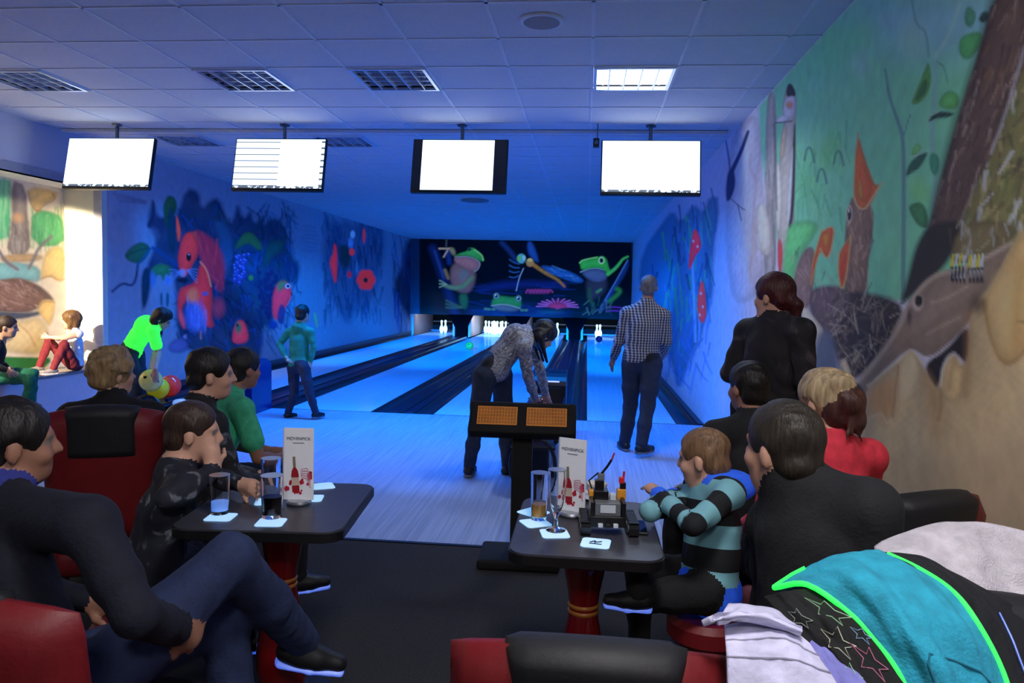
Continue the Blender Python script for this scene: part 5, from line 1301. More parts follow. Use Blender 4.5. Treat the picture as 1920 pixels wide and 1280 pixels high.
STOOLS = {'chin on his hand': 'dark red stool under the boy with chin on hand', 'bright white collar': 'dark red stool under the man with the white collar', 'green T-shirt': 'dark red stool under the man in the green T-shirt',
          'charcoal sweater': 'dark red stool under the large person in the charcoal sweater', 'dark-haired man in a charcoal': 'dark red stool under the dark-haired man in charcoal', 'striped hoodie': 'dark red stool under the boy in the striped hoodie'}
def padded_stool(x, y, zt, r, label):
    st = empty('padded_stool', (x, y, 0), 0, label, 'stool', 'padded stools')
    MB().lathe([(0, zt - .09), (r - .02, zt - .09), (r, zt - .07), (r, zt - .02), (r - .02, zt), (0, zt)], n=28).build('seat', M_red, st, True)
    MB().tube([(0, 0, .02), (0, 0, zt - .085)], .03, 14).build('column', M_black, st, True)
    MB().lathe([(0, 0), (r - .01, 0), (r - .01, .012), (.04, .03), (0, .03)], n=28).build('foot', M_black, st, True)
def person(label, J, top, bottom, hairspec, sc=1.0, face=(0, 1, 0), tilt=0, bulk=1.0, sleeve='long', skin=None, shoes=None, legs='long', vox=.010, hood=None, extra=None, upv=(0, 0, 1), hands=None, hip_w=1.0, name='person', fold=.0024, cat='person', headsc=None):
    """J: joint positions. H head centre, N neck base, C chest centre, P pelvis, SL/SR shoulders, EL/ER elbows, WL/WR wrists, HL/HR hips, KL/KR knees, AL/AR ankles"""
    base = np.array([J['P'][0], J['P'][1], 0.0])
    for k_, v_ in STOOLS.items():
        if k_ in label:
            zt = float(min(J['HL'][2], J['HR'][2])) - (.112 if sc > .7 else .138) * sc * bulk
            padded_stool(J['P'][0], J['P'][1], zt, .19 if sc > .7 else .14, v_)
    J = {k: np.asarray(v, float) - base for k, v in J.items()}
    e = empty(name, tuple(base), 0, label, cat)
    g = Sdf(vox); b = bulk * sc; hs = headsc or sc
    B = basis(face, upv, tilt)
    add_head(g, J['H'], B, hs, J['N'])
    lat = nrm(J['SR'] - J['SL']); up = nrm(J['N'] - J['P'])
    # torso
    C = J.get('C', J['P'] * .38 + J['N'] * .62); mid = J['P'] * .62 + J['N'] * .38
    if 'C' in J: mid = (J['P'] + J['C']) / 2
    tl = lat - up * (lat @ up); tl = nrm(tl)
    g.cone(C, mid, .112 * b, .105 * b, 'top', .05 * sc, lat=tl, ls=1.42, fold=fold); g.cone(mid, J['P'], .105 * b, .118 * b * hip_w, 'top', .05 * sc, lat=tl, ls=1.4, fold=fold)
    g.cone(J['SL'], J['SR'], .062 * b, .062 * b, 'top', .05 * sc, fold=fold * .6); g.cone(J['N'] - up * .02 * sc, C, .062 * b, .1 * b, 'top', .06 * sc, lat=tl, ls=1.25)
    for s in 'LR': g.cone(J['N'], J['S' + s], .050 * b, .058 * b, 'top', .04 * sc)
    hl = nrm(J['HR'] - J['HL'])
    nk = nrm(J['H'] - J['N']); g.cone(J['N'] - nk * .04 * sc, J['N'] + nk * .022 * sc, .078 * b, .066 * max(b, sc), 'top', .012 * sc)
    g.cone(J['P'], J['P'] - up * .05 * sc, .115 * b * hip_w, .108 * b * hip_w, 'bottom', .03 * sc, lat=hl, ls=1.4)
    for s in 'LR':
        S, E, W_ = J['S' + s], J['E' + s], J['W' + s]
        if sleeve == 'long':
            g.chain([S, S * .4 + E * .6, E, E * .4 + W_ * .6, W_], [.060 * b, .052 * b, .046 * b, .043 * b, .034 * b], 'top', .02 * sc, fold=fold)
            g.cone(W_ * .9 + E * .1, W_ + nrm(W_ - E) * .02 * sc, .026 * sc, .024 * sc, 'skin', .004)
        elif sleeve == 'none':
            g.chain([S, S * .4 + E * .6, E, E * .5 + W_ * .5, W_], [.048 * b, .042 * b, .036 * b, .036 * b, .025 * b], 'skin', .02 * sc)
        else:
            q = S * .35 + E * .65
            g.chain([S, q], [.064 * b, .066 * b], 'top', .015 * sc, fold=fold)
            g.chain([S * .5 + E * .5, E, E * .55 + W_ * .45, W_], [.046 * b, .038 * b, .038 * b, .026 * b], 'skin', .006 * sc)
        H_, K, A = J['H' + s], J['K' + s], J['A' + s]
        if legs == 'long':
            g.chain([H_, H_ * .45 + K * .55, K, K * .5 + A * .5, A], [.096 * b * hip_w, .080 * b, .064 * b, .060 * b, .052 * b], 'bottom', .03 * sc, fold=fold)
        else:
            g.chain([H_, H_ * .45 + K * .55, K], [.098 * b, .084 * b, .07 * b], 'bottom', .03 * sc, fold=fold); g.chain([K, K * .6 + A * .4, A], [.055 * b, .056 * b, .036 * b], 'skin', .02 * sc)
        hd = (hands or {}).get(s, {})
        dirh = hd.get('d', W_ - E); side = -1 if s == 'L' else 1
        nn = hd.get('n', lat * (1 if s == 'R' else -1))
        add_hand(g, W_ + nrm(dirh) * .012 * sc, dirh, nn, hd.get('side', side), sc, hd.get('curl', .35))
    mats = {'skin': skin or M_skin, 'lip': M_lip, 'eye': M_eye, 'iris': M_iris, 'top': top, 'bottom': bottom}
    if extra: extra(g, J, mats, B, sc)
    bd = link('body', g.mesh('body', mats), None, e)
    if hairspec: hair(e, J['H'], B, hs, hairspec[0], hairspec[1], len(label), hairspec[2] if len(hairspec) > 2 else None)
    if shoes:
        for s in 'LR':
            A = J['A' + s]; d = shoes.get(s, shoes.get('d', (0, 1, 0)))
            shoe(e, A, V3(*d), sc, shoes['up'], shoes['sole'], zsole=shoes.get('flat', 1))
    return e, J

def body_from(base, yaw, spec, sc=1.0):
    """place a pose given in body axes (x right, y front, z up, metres for an adult) at base with heading yaw"""
    c, s = math.cos(yaw), math.sin(yaw)
    f = lambda v: V3(base[0] + (v[0] * c - v[1] * s) * sc, base[1] + (v[0] * s + v[1] * c) * sc, base[2] + v[2] * sc)
    return {k: f(v) for k, v in spec.items()}
# ================================================================== THE PEOPLE
K_black = cloth('cloth_black', (16, 16, 20)); K_navy = cloth('cloth_navy', (13, 16, 34)); K_char = cloth('cloth_charcoal', (25, 26, 30))
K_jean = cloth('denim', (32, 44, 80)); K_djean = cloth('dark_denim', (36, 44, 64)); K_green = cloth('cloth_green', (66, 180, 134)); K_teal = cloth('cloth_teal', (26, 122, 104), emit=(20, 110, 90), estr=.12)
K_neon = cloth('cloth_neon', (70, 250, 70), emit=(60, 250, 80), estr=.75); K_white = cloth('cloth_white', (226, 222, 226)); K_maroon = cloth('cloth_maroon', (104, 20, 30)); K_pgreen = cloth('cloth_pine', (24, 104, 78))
K_coral = cloth('cloth_coral', (214, 54, 72))
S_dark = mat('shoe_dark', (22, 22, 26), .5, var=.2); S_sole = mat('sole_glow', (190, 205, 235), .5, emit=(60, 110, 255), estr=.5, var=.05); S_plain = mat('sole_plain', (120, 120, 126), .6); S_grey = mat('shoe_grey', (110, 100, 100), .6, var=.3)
H_brown = hairm('hair_brown', (52, 36, 28)); H_dark = hairm('hair_dark', (20, 15, 14)); H_blond = hairm('hair_blond', (150, 122, 84)); H_ash = hairm('hair_ash', (168, 146, 112)); H_red = hairm('hair_red', (66, 16, 18)); H_grey = hairm('hair_grey', (96, 92, 94)); H_light = hairm('hair_light', (112, 84, 60))

def check_mat():
    m = bpy.data.materials.new('checked_shirt'); m.use_nodes = True; nt = m.node_tree; p = nt.nodes['Principled BSDF']; p.inputs['Roughness'].default_value = .85
    tc = nt.nodes.new('ShaderNodeTexCoord'); sp = nt.nodes.new('ShaderNodeSeparateXYZ'); nt.links.new(tc.outputs['Object'], sp.inputs[0])
    def mth(op, a, b=None):
        n = nt.nodes.new('ShaderNodeMath'); n.operation = op
        for q, v in enumerate((a, b)):
            if v is None: continue
            if isinstance(v, (int, float)): n.inputs[q].default_value = v
            else: nt.links.new(v, n.inputs[q])
        return n.outputs[0]
    sx = mth('GREATER_THAN', mth('FRACT', mth('MULTIPLY', mth('ADD', sp.outputs['X'], mth('MULTIPLY', sp.outputs['Y'], .4)), 38.0)), .55)
    sz = mth('GREATER_THAN', mth('FRACT', mth('MULTIPLY', sp.outputs['Z'], 40.0)), .6)
    v = mth('ADD', mth('MULTIPLY', sx, .6), mth('MULTIPLY', sz, .35))
    rp = nt.nodes.new('ShaderNodeValToRGB'); rp.color_ramp.elements[0].color = (*s2l((30, 32, 44)), 1); rp.color_ramp.elements[1].color = (*s2l((168, 164, 172)), 1)
    nt.links.new(v, rp.inputs[0]); nt.links.new(rp.outputs[0], p.inputs['Base Color']); return m
def print_mat(name, cols, sc, dist=3.0):
    m = bpy.data.materials.new(name); m.use_nodes = True; nt = m.node_tree; p = nt.nodes['Principled BSDF']; p.inputs['Roughness'].default_value = .8
    tc = nt.nodes.new('ShaderNodeTexCoord'); no = nt.nodes.new('ShaderNodeTexNoise'); no.inputs['Scale'].default_value = sc; no.inputs['Detail'].default_value = 3; no.inputs['Distortion'].default_value = dist
    rp = nt.nodes.new('ShaderNodeValToRGB'); nt.links.new(tc.outputs['Object'], no.inputs['Vector']); nt.links.new(no.outputs['Fac'], rp.inputs[0]); nt.links.new(rp.outputs[0], p.inputs['Base Color'])
    el = rp.color_ramp.elements
    while len(el) < len(cols): el.new(.5)
    for k, c in enumerate(cols): el[k].position = .30 + .4 * k / (len(cols) - 1); el[k].color = (*s2l(c), 1)
    return m
def stripe_mat():
    m = bpy.data.materials.new('striped_hoodie'); m.use_nodes = True; nt = m.node_tree; p = nt.nodes['Principled BSDF']; p.inputs['Roughness'].default_value = .85
    at = nt.nodes.new('ShaderNodeAttribute'); at.attribute_name = 'stripe'
    rp = nt.nodes.new('ShaderNodeValToRGB'); rp.color_ramp.interpolation = 'CONSTANT'
    el = rp.color_ramp.elements; el[0].color = (*s2l((118, 176, 190)), 1); el[1].position = .5; el[1].color = (*s2l((14, 18, 26)), 1)
    fr = nt.nodes.new('ShaderNodeMath'); fr.operation = 'FRACT'; nt.links.new(at.outputs['Fac'], fr.inputs[0])
    nt.links.new(fr.outputs[0], rp.inputs[0]); nt.links.new(rp.outputs[0], p.inputs['Base Color']); return m

def px(**kw):
    return {k: aY(*v) for k, v in kw.items()}

# --- man in checked shirt, walking away along the lane
J = px(H=(1216, 537, 7.35), N=(1213, 572, 7.33), P=(1203, 668, 7.35), SL=(1176, 588, 7.38), SR=(1244, 592, 7.30), EL=(1160, 640, 7.42), WL=(1151, 669, 7.52), ER=(1250, 640, 7.30), WR=(1240, 668, 7.55), HL=(1185, 684, 7.38), HR=(1222, 684, 7.32), KL=(1182, 760, 7.45), KR=(1214, 762, 7.28), AL=(1172, 826, 7.46), AR=(1203, 832, 7.16))
def belt(g, J, mats, B, sc):
    mats['belt'] = M_black; l = nrm(J['HR'] - J['HL']); g.cone(J['P'] + V3(-.0, 0, .012), J['P'] + V3(0, 0, -.012), .124, .124, 'belt', .004, lat=l, ls=1.42)
person('grey-haired man in a checked shirt and jeans standing by the toadstool wall', J, check_mat(), K_djean, ('bald', H_grey), 1.0, (.1, 1, 0), bulk=1.08, extra=belt, skin=M_skin2, shoes={'up': S_dark, 'sole': S_plain, 'L': (-.3, 1, 0), 'R': (.75, .7, 0)}, vox=.011)

# --- woman bending over the ball return
J = px(H=(1020, 628, 6.25), N=(990, 630, 6.22), C=(968, 632, 6.2), P=(926, 690, 6.15), SL=(985, 622, 6.40), SR=(982, 652, 6.02), EL=(1012, 690, 6.5), WL=(1022, 735, 6.72), ER=(990, 705, 6.1), WR=(1002, 742, 6.45), HL=(940, 704, 6.28), HR=(908, 706, 6.04), KL=(946, 790, 6.35), KR=(893, 800, 6.05), AL=(952, 872, 6.28), AR=(880, 872, 6.12))
person('dark-haired woman in a patterned blouse bending over the ball return', J, print_mat('blouse_print', [(44, 46, 56), (176, 172, 174), (84, 84, 94), (206, 202, 204)], 9), K_djean, ('long', H_dark), .97, (.62, .45, -.66), bulk=.98, hip_w=1.08, upv=(.55, .3, .8), extra=lambda g, J, m, B, sc: (m.__setitem__('belt', M_black), g.cone(J['P'] + nrm(J['C'] - J['P']) * .02, J['P'] + nrm(J['C'] - J['P']) * -.02, .122, .124, 'belt', .004, lat=nrm(J['HR'] - J['HL']), ls=1.4)), shoes={'up': S_dark, 'sole': S_plain, 'L': (.5, 1, 0), 'R': (.1, 1, 0)}, vox=.010, hands={'L': {'curl': .5}, 'R': {'curl': .5}})

# --- boy in teal hoodie walking on the approach
J = px(H=(568, 588, 8.45), N=(562, 612, 8.45), P=(560, 680, 8.45), SL=(542, 622, 8.5), SR=(582, 622, 8.4), EL=(524, 645, 8.5), WL=(536, 668, 8.4), ER=(588, 650, 8.4), WR=(582, 678, 8.4), HL=(550, 688, 8.5), HR=(570, 688, 8.4), KL=(552, 735, 8.5), KR=(580, 735, 8.4), AL=(540, 773, 8.5), AR=(592, 772, 8.45))
def hoodx(g, J, mats, B, sc):
    g.ell(J['N'] + V3(0, -.05, .0) * sc, V3(.11, .075, .07) * sc, basis((0, 1, 0)), 'top', .03)
person('boy in a teal hoodie and grey jeans walking across the approach', J, K_teal, K_djean, ('short', H_dark), .76, (.35, 1, 0), extra=hoodx, shoes={'up': S_dark, 'sole': S_plain, 'd': (.5, .8, 0)}, vox=.010, headsc=.86)

# --- girl in neon shirt bending to a ball
J = px(H=(304, 598, 7.05), N=(290, 610, 7.05), C=(272, 612, 7.08), P=(246, 655, 7.15), SL=(284, 606, 7.2), SR=(287, 622, 6.92), EL=(296, 650, 7.2), WL=(283, 692, 7.01), ER=(297, 660, 6.95), WR=(291, 692, 6.71), HL=(256, 664, 7.22), HR=(242, 664, 7.05), KL=(264, 720, 7.2), KR=(256, 720, 7.0), AL=(262, 772, 7.2), AR=(254, 776, 7.05))
person('girl in a neon green shirt bending to lift a bowling ball', J, K_neon, K_djean, ('long', H_dark), .84, (.75, .3, -.55), bulk=1.0, sleeve='short', upv=(.55, .2, .8), shoes={'up': S_dark, 'sole': S_plain, 'd': (.8, .3, 0)}, vox=.010, hands={'L': {'d': (0, -.05, -1), 'n': (0, 1, 0), 'curl': .28}, 'R': {'d': (0, .05, -1), 'n': (0, -1, 0), 'curl': .28}})

# --- child sitting on the ledge, knees up
J = px(H=(133, 600, 8.2), N=(140, 620, 8.22), P=(142, 678, 8.25), SL=(132, 628, 8.42), SR=(148, 626, 8.08), EL=(112, 634, 8.3), WL=(90, 630, 8.1), ER=(122, 634, 8.0), WR=(92, 632, 7.98), HL=(130, 680, 8.36), HR=(136, 682, 8.12), KL=(92, 640, 8.2), KR=(120, 646, 7.98), AL=(74, 680, 8.05), AR=(100, 682, 7.88))
for k in ('AL', 'AR'): J[k][2] = ZLED + .085 * .72
for k in ('HL', 'HR'): J[k][2] = ZLED + .085
J['P'][2] = ZLED + .10
person('child in a white vest and maroon trousers sitting on the alcove ledge', J, K_white, K_maroon, ('bob', hairm('hair_chestnut', (92, 62, 30))), .70, (-.9, -.35, 0), sleeve='none', shoes={'up': S_grey, 'sole': K_white, 'd': (-.55, -.8, 0)}, vox=.009, headsc=.88)
# --- child with green trousers at the ledge edge
J = px(H=(14, 612, 7.0), N=(-2, 640, 7.0), P=(-16, 690, 7.05), SL=(-8, 648, 7.2), SR=(-10, 650, 6.85), EL=(0, 680, 7.2), WL=(15, 690, 7.1), ER=(-10, 685, 6.8), WR=(12, 694, 6.8), HL=(-2, 700, 7.15), HR=(-6, 706, 6.95), KL=(62, 700, 7.1), KR=(56, 712, 6.88), AL=(60, 752, 7.12), AR=(50, 770, 6.92))
person('child with dark hair in green trousers perched on the ledge edge', J, K_char, K_pgreen, ('short', H_brown), .74, (.8, .4, -.15), shoes={'up': S_grey, 'sole': S_plain, 'd': (.8, -.2, -.1)}, vox=.009, headsc=.88)

# --- people seated at the left: curly hair, two men, boy
def seated(hx, hy, Y, yaw, sc=1.0, arms=None, lean=0., headz=None, legsf=.45, drop=.42):
    """joints of a seated body whose head centre projects at (hx, hy) at depth Y"""
    H = aY(hx, hy, Y)
    sp = {'H': (0, .03 + lean, 0), 'N': (0, -.02 + lean * .8, -.16), 'C': (0, -.03 + lean * .5, -.36), 'P': (0, -.06, -.66), 'SL': (-.185, -.02 + lean * .8, -.215), 'SR': (.185, -.02 + lean * .8, -.215),
          'EL': (-.25, .06 + lean * .7, -.47), 'ER': (.25, .06 + lean * .7, -.47), 'WL': (-.12, .28 + lean, -.55), 'WR': (.12, .28 + lean, -.55),
          'HL': (-.10, -.04, -.70), 'HR': (.10, -.04, -.70), 'KL': (-.13, legsf, -.68), 'KR': (.13, legsf, -.68), 'AL': (-.13, legsf + .02, -.68 - drop), 'AR': (.13, legsf + .02, -.68 - drop)}
    if arms: sp.update(arms)
    base = H - V3(0, 0, 0); c, s = math.cos(yaw), math.sin(yaw)
    off = V3((0 * c - (.03 + lean) * s) * sc, (0 * s + (.03 + lean) * c) * sc, 0)
    J = body_from(H - off, yaw, sp, sc)
    for k in ('AL', 'AR'): J[k][2] = max(.09 * sc, min(J[k][2], .09 * sc)) if drop > .35 else J[k][2]
    return J
dsh = {'up': S_dark, 'sole': S_plain}
J = seated(213, 700, 3.72, .4); person('seated person with curly light brown hair in a black sweater', J, K_black, K_black, ('curly', hairm('hair_curly', (150, 124, 88))), .98, (.5, .85, 0), shoes={**dsh, 'd': (.5, .8, 0)}, vox=.012, bulk=1.12)
J = seated(396, 700, 3.42, -.75, lean=.06)
def collar(g, J, mats, B, sc):
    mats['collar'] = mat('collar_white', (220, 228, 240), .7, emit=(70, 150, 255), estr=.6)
    g.cone(J['N'] + B @ V3(-.04, -.05, -.0), J['N'] + B @ V3(.04, -.05, .0), .030, .030, 'collar', .006)
e7, J7 = person('seated man in a black printed jacket with a bright white collar', J, print_mat('jacket_print', [(12, 12, 16), (14, 14, 18), (20, 20, 26), (90, 92, 100)], 7), K_black, ('short', H_dark), 1.0, (.85, .5, -.05), extra=collar, shoes={'up': S_dark, 'sole': S_sole, 'd': (.85, .5, 0)}, vox=.010)
B7 = basis((.85, .5, -.05)); MB().tube([tuple(J7['N'] + B7 @ V3(*q)) for q in ((-.085, -.02, .012), (-.06, -.075, .018), (0, -.095, .022), (.06, -.075, .018), (.085, -.02, .012))], .017, 10).build('collar', mat('collar_white', (220, 228, 240), .7, emit=(70, 150, 255), estr=.6), e7, True)
J = seated(457, 690, 4.32, -.75, lean=.16, arms={'EL': (-.24, .20, -.50), 'ER': (.24, .18, -.50), 'WL': (-.06, .40, -.54), 'WR': (.05, .38, -.56)})
person('seated man in a green T-shirt leaning on his knees', J, K_green, K_djean, ('short', H_dark), 1.0, (.55, .85, -.1), sleeve='short', skin=M_skin2, shoes={**dsh, 'd': (.6, .8, 0)}, vox=.010)
J = seated(362, 808, 2.62, -.95, .82, lean=.10, legsf=.34, arms={'ER': (.24, .26, -.42), 'WR': (.085, .20, -.17), 'EL': (-.22, .22, -.46), 'WL': (-.02, .36, -.46)})
for s_, l_ in (('L', -1), ('R', 1)):
    J['K' + s_] = J['P'] + V3(.2, .98, 0) * .41 + V3(.98, -.2, 0) * (.08 * l_) + V3(0, 0, -.02); J['H' + s_] = J['P'] + V3(.98, -.2, 0) * (.075 * l_) + V3(0, 0, -.035)
    J['A' + s_] = J['K' + s_] * V3(1, 1, 0) + V3(.01, .05, .076)
J['WL'] = V3(-1.27, 2.66, .805); J['EL'] = V3(-1.45, 2.74, .815); J['ER'] = V3(-1.40, 2.40, .815)
person('boy in a dark shirt with chin on his hand at the table', J, print_mat('boy_print', [(14, 16, 30), (16, 18, 34), (22, 26, 40), (120, 124, 132)], 6), K_navy, ('crop', H_brown), .84, (.9, .45, -.12), hands={'R': {'d': (-.2, .2, 1), 'curl': .9}}, shoes={'up': S_dark, 'sole': S_sole, 'd': (.8, .5, 0)}, vox=.009, headsc=.92)

# --- man in navy jacket, front left, one leg crossed
H = aY(28, 828, 1.98)
J = {'H': H, 'N': H + V3(-.03, -.05, -.15), 'P': H + V3(.20, -.20, -.62)}
J['C'] = (J['N'] * .55 + J['P'] * .45) + V3(-.02, -.03, 0)
J['SR'] = aY(165, 985, 1.75); J['SL'] = H + V3(-.22, .02, -.24)
J['ER'] = aY(255, 1150, 1.68); J['WR'] = aY(330, 1180, 1.85); J['EL'] = H + V3(-.17, .10, -.47); J['WL'] = H + V3(.10, .14, -.51)
J['HR'] = J['P'] + V3(.10, -.03, -.03); J['HL'] = J['P'] + V3(-.06, .10, -.03)
J['KL'] = J['P'] + V3(.32, .42, .04); J['AL'] = J['P'] + V3(.36, .40, -.42)
J['KR'] = aY(432, 1048, 2.05); J['AR'] = aY(566, 1200, 2.42)
def jacket_collar(g, J, mats, B, sc):
    mats['col'] = cloth('collar_blue', (44, 52, 130)); g.ell(J['N'] + V3(.0, -.01, .035), V3(.10, .10, .045), basis((.6, .8, 0)), 'col', .02, fold=.003)
person('man in a navy jacket with blue collar and crossed jeans leg', J, K_navy, K_jean, ('short', H_dark), 1.02, (.72, .68, -.05), extra=jacket_collar, bulk=1.1, skin=M_skin2, shoes={'up': S_dark, 'sole': S_sole, 'L': (.75, .65, 0), 'R': (.85, .3, -.25), 'flat': None}, vox=.010)

# --- right side: standing woman, seated man, blonde, large person, boy
J = px(H=(1450, 555, 4.05), N=(1458, 600, 4.05), P=(1442, 752, 4.10), SL=(1402, 622, 4.23), SR=(1502, 622, 3.91), EL=(1368, 700, 4.23), WL=(1420, 722, 4.40), ER=(1512, 712, 3.87), WR=(1450, 730, 4.25))
for s, dx, dy in (('L', -.09, .04), ('R', .09, -.04)):
    J['H' + s] = J['P'] + V3(dx, dy, -.05); J['K' + s] = V3(J['P'][0] + dx, J['P'][1] + dy + .02, .48); J['A' + s] = V3(J['P'][0] + dx, J['P'][1] + dy, .09)
def sash(g, J, mats, B, sc):
    mats['scarf'] = mat('scarf_grey', (70, 68, 74), .85); a = J['SR'] * .8 + J['P'] * .2
    g.cone(J['C'] if 'C' in J else J['N'] * .7 + J['P'] * .3, J['P'], .02, .02, 'top', .02)
person('standing woman with dark red ponytail in a black cardigan', J, print_mat('cardigan', [(14, 13, 18), (16, 15, 20), (24, 20, 28), (70, 60, 70)], 3.2), K_black, ('tail', H_red), .98, (-.65, .75, -.05), shoes={**dsh, 'd': (-.4, .9, 0)}, bulk=1.08, vox=.010)
J = seated(1402, 725, 3.66, .35); person('seated dark-haired man in a charcoal pullover behind the blonde woman', J, K_char, K_black, ('short', H_dark), 1.0, (-.45, .9, -.05), skin=M_skin2, shoes={**dsh, 'd': (-.3, .9, 0)}, vox=.012)
J = seated(1545, 752, 2.86, .45, .96, legsf=.30); person('seated blonde woman with a pinned bun in a coral jacket', J, K_coral, K_black, ('bun', H_ash, hairm('hair_under', (70, 40, 34))), .98, (-.55, .85, -.08), shoes={**dsh, 'd': (-.4, .9, 0)}, vox=.010)
J = px(H=(1466, 838, 2.22), N=(1494, 905, 2.20), C=(1535, 1020, 2.16), P=(1545, 1225, 2.10), SL=(1452, 985, 2.34), SR=(1628, 955, 2.04), EL=(1448, 1120, 2.36), WL=(1452, 1190, 2.56), ER=(1662, 1120, 2.00), WR=(1590, 1230, 2.22))
for s_, d in (('L', V3(-.06, .1, -.03)), ('R', V3(.08, -.06, -.03))):
    J['H' + s_] = J['P'] + d; J['K' + s_] = J['P'] + d + V3(.035 if s_ == 'L' else -.02, .245 if s_ == 'L' else .28, .03); J['A' + s_] = J['K' + s_] * V3(1, 1, 0) + V3(-.02, .02, .09)
person('large seated person with dark hair in a charcoal sweater', J, K_char, K_black, ('short', hairm('hair_umber', (40, 34, 26))), 1.04, (-.6, .8, -.05), bulk=1.2, shoes={**dsh, 'd': (-.5, .8, 0)}, vox=.011, headsc=1.1)

padded_stool(1.2, 3.37, .42, .17, 'empty dark red stool between the blonde woman and the bird mural wall')
# boy in the striped hoodie
J = px(H=(1318, 856, 2.66), N=(1335, 905, 2.66), P=(1330, 1085, 2.60), C=(1336, 985, 2.63), SL=(1285, 935, 2.78), SR=(1370, 925, 2.52), EL=(1218, 958, 2.56), WL=(1262, 930, 2.74), ER=(1300, 985, 2.40), WR=(1236, 928, 2.62))
J['HL'] = J['P'] + V3(-.05, .09, -.02); J['HR'] = J['P'] + V3(-.03, -.08, -.02); J['KL'] = J['P'] + V3(-.23, .12, -.03); J['KR'] = J['P'] + V3(-.22, -.14, -.02); J['AL'] = J['P'] + V3(-.22, .12, -.33); J['AR'] = aY(1198, 1108, 2.38)
def kid(g, J, mats, B, sc):
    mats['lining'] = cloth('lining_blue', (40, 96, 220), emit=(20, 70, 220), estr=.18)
    g.ell(J['N'] + V3(.055, -.03, -.0), V3(.085, .10, .055), basis((.4, .6, 0)), 'lining', .02, fold=.003)
    g.cone(J['P'] + V3(.0, 0, -.02), J['P'] + V3(.01, 0, -.035), .098, .099, 'lining', .006, lat=nrm(J['HR'] - J['HL']), ls=1.3)
    for w, e in (('WL', 'EL'), ('WR', 'ER')): g.cone(J[w] * .95 + J[e] * .05, J[w], .031, .030, 'lining', .004)
SM = stripe_mat()
e, JJ = person('small boy in a blue and black striped hoodie at the robot table', J, SM, K_black, ('crop', H_light), .68, (-.85, .5, -.2), extra=kid, shoes={'up': S_dark, 'sole': S_sole, 'L': (-.9, .1, 0), 'R': (-.95, .1, -.1)}, vox=.008, headsc=.86, bulk=1.08)
# stripes run around trunk and sleeves: one value per vertex along the nearest limb
bd = [c for c in e.children if c.name.startswith('body')][0]; me = bd.data
co = np.zeros(len(me.vertices) * 3); me.vertices.foreach_get('co', co); co = co.reshape(-1, 3)
best = np.full(len(co), 9.); val = np.zeros(len(co))
for a, b, r, k in ((JJ['N'], JJ['P'], .12, 6.6), (JJ['SL'], JJ['EL'], .04, 7.5), (JJ['EL'], JJ['WL'], .035, 8), (JJ['SR'], JJ['ER'], .04, 8), (JJ['ER'], JJ['WR'], .035, 8.5)):
    d = b - a; l = np.linalg.norm(d); t = np.clip(((co - a) @ d) / l ** 2, 0, 1); ds = np.linalg.norm(co - a - t[:, None] * d, axis=1) - r
    m = ds < best; best[m] = ds[m]; val[m] = ((co - a) @ d / l)[m] * k + 4.12
at = me.attributes.new('stripe', 'FLOAT', 'POINT'); at.data.foreach_set('value', val.astype(np.float32))
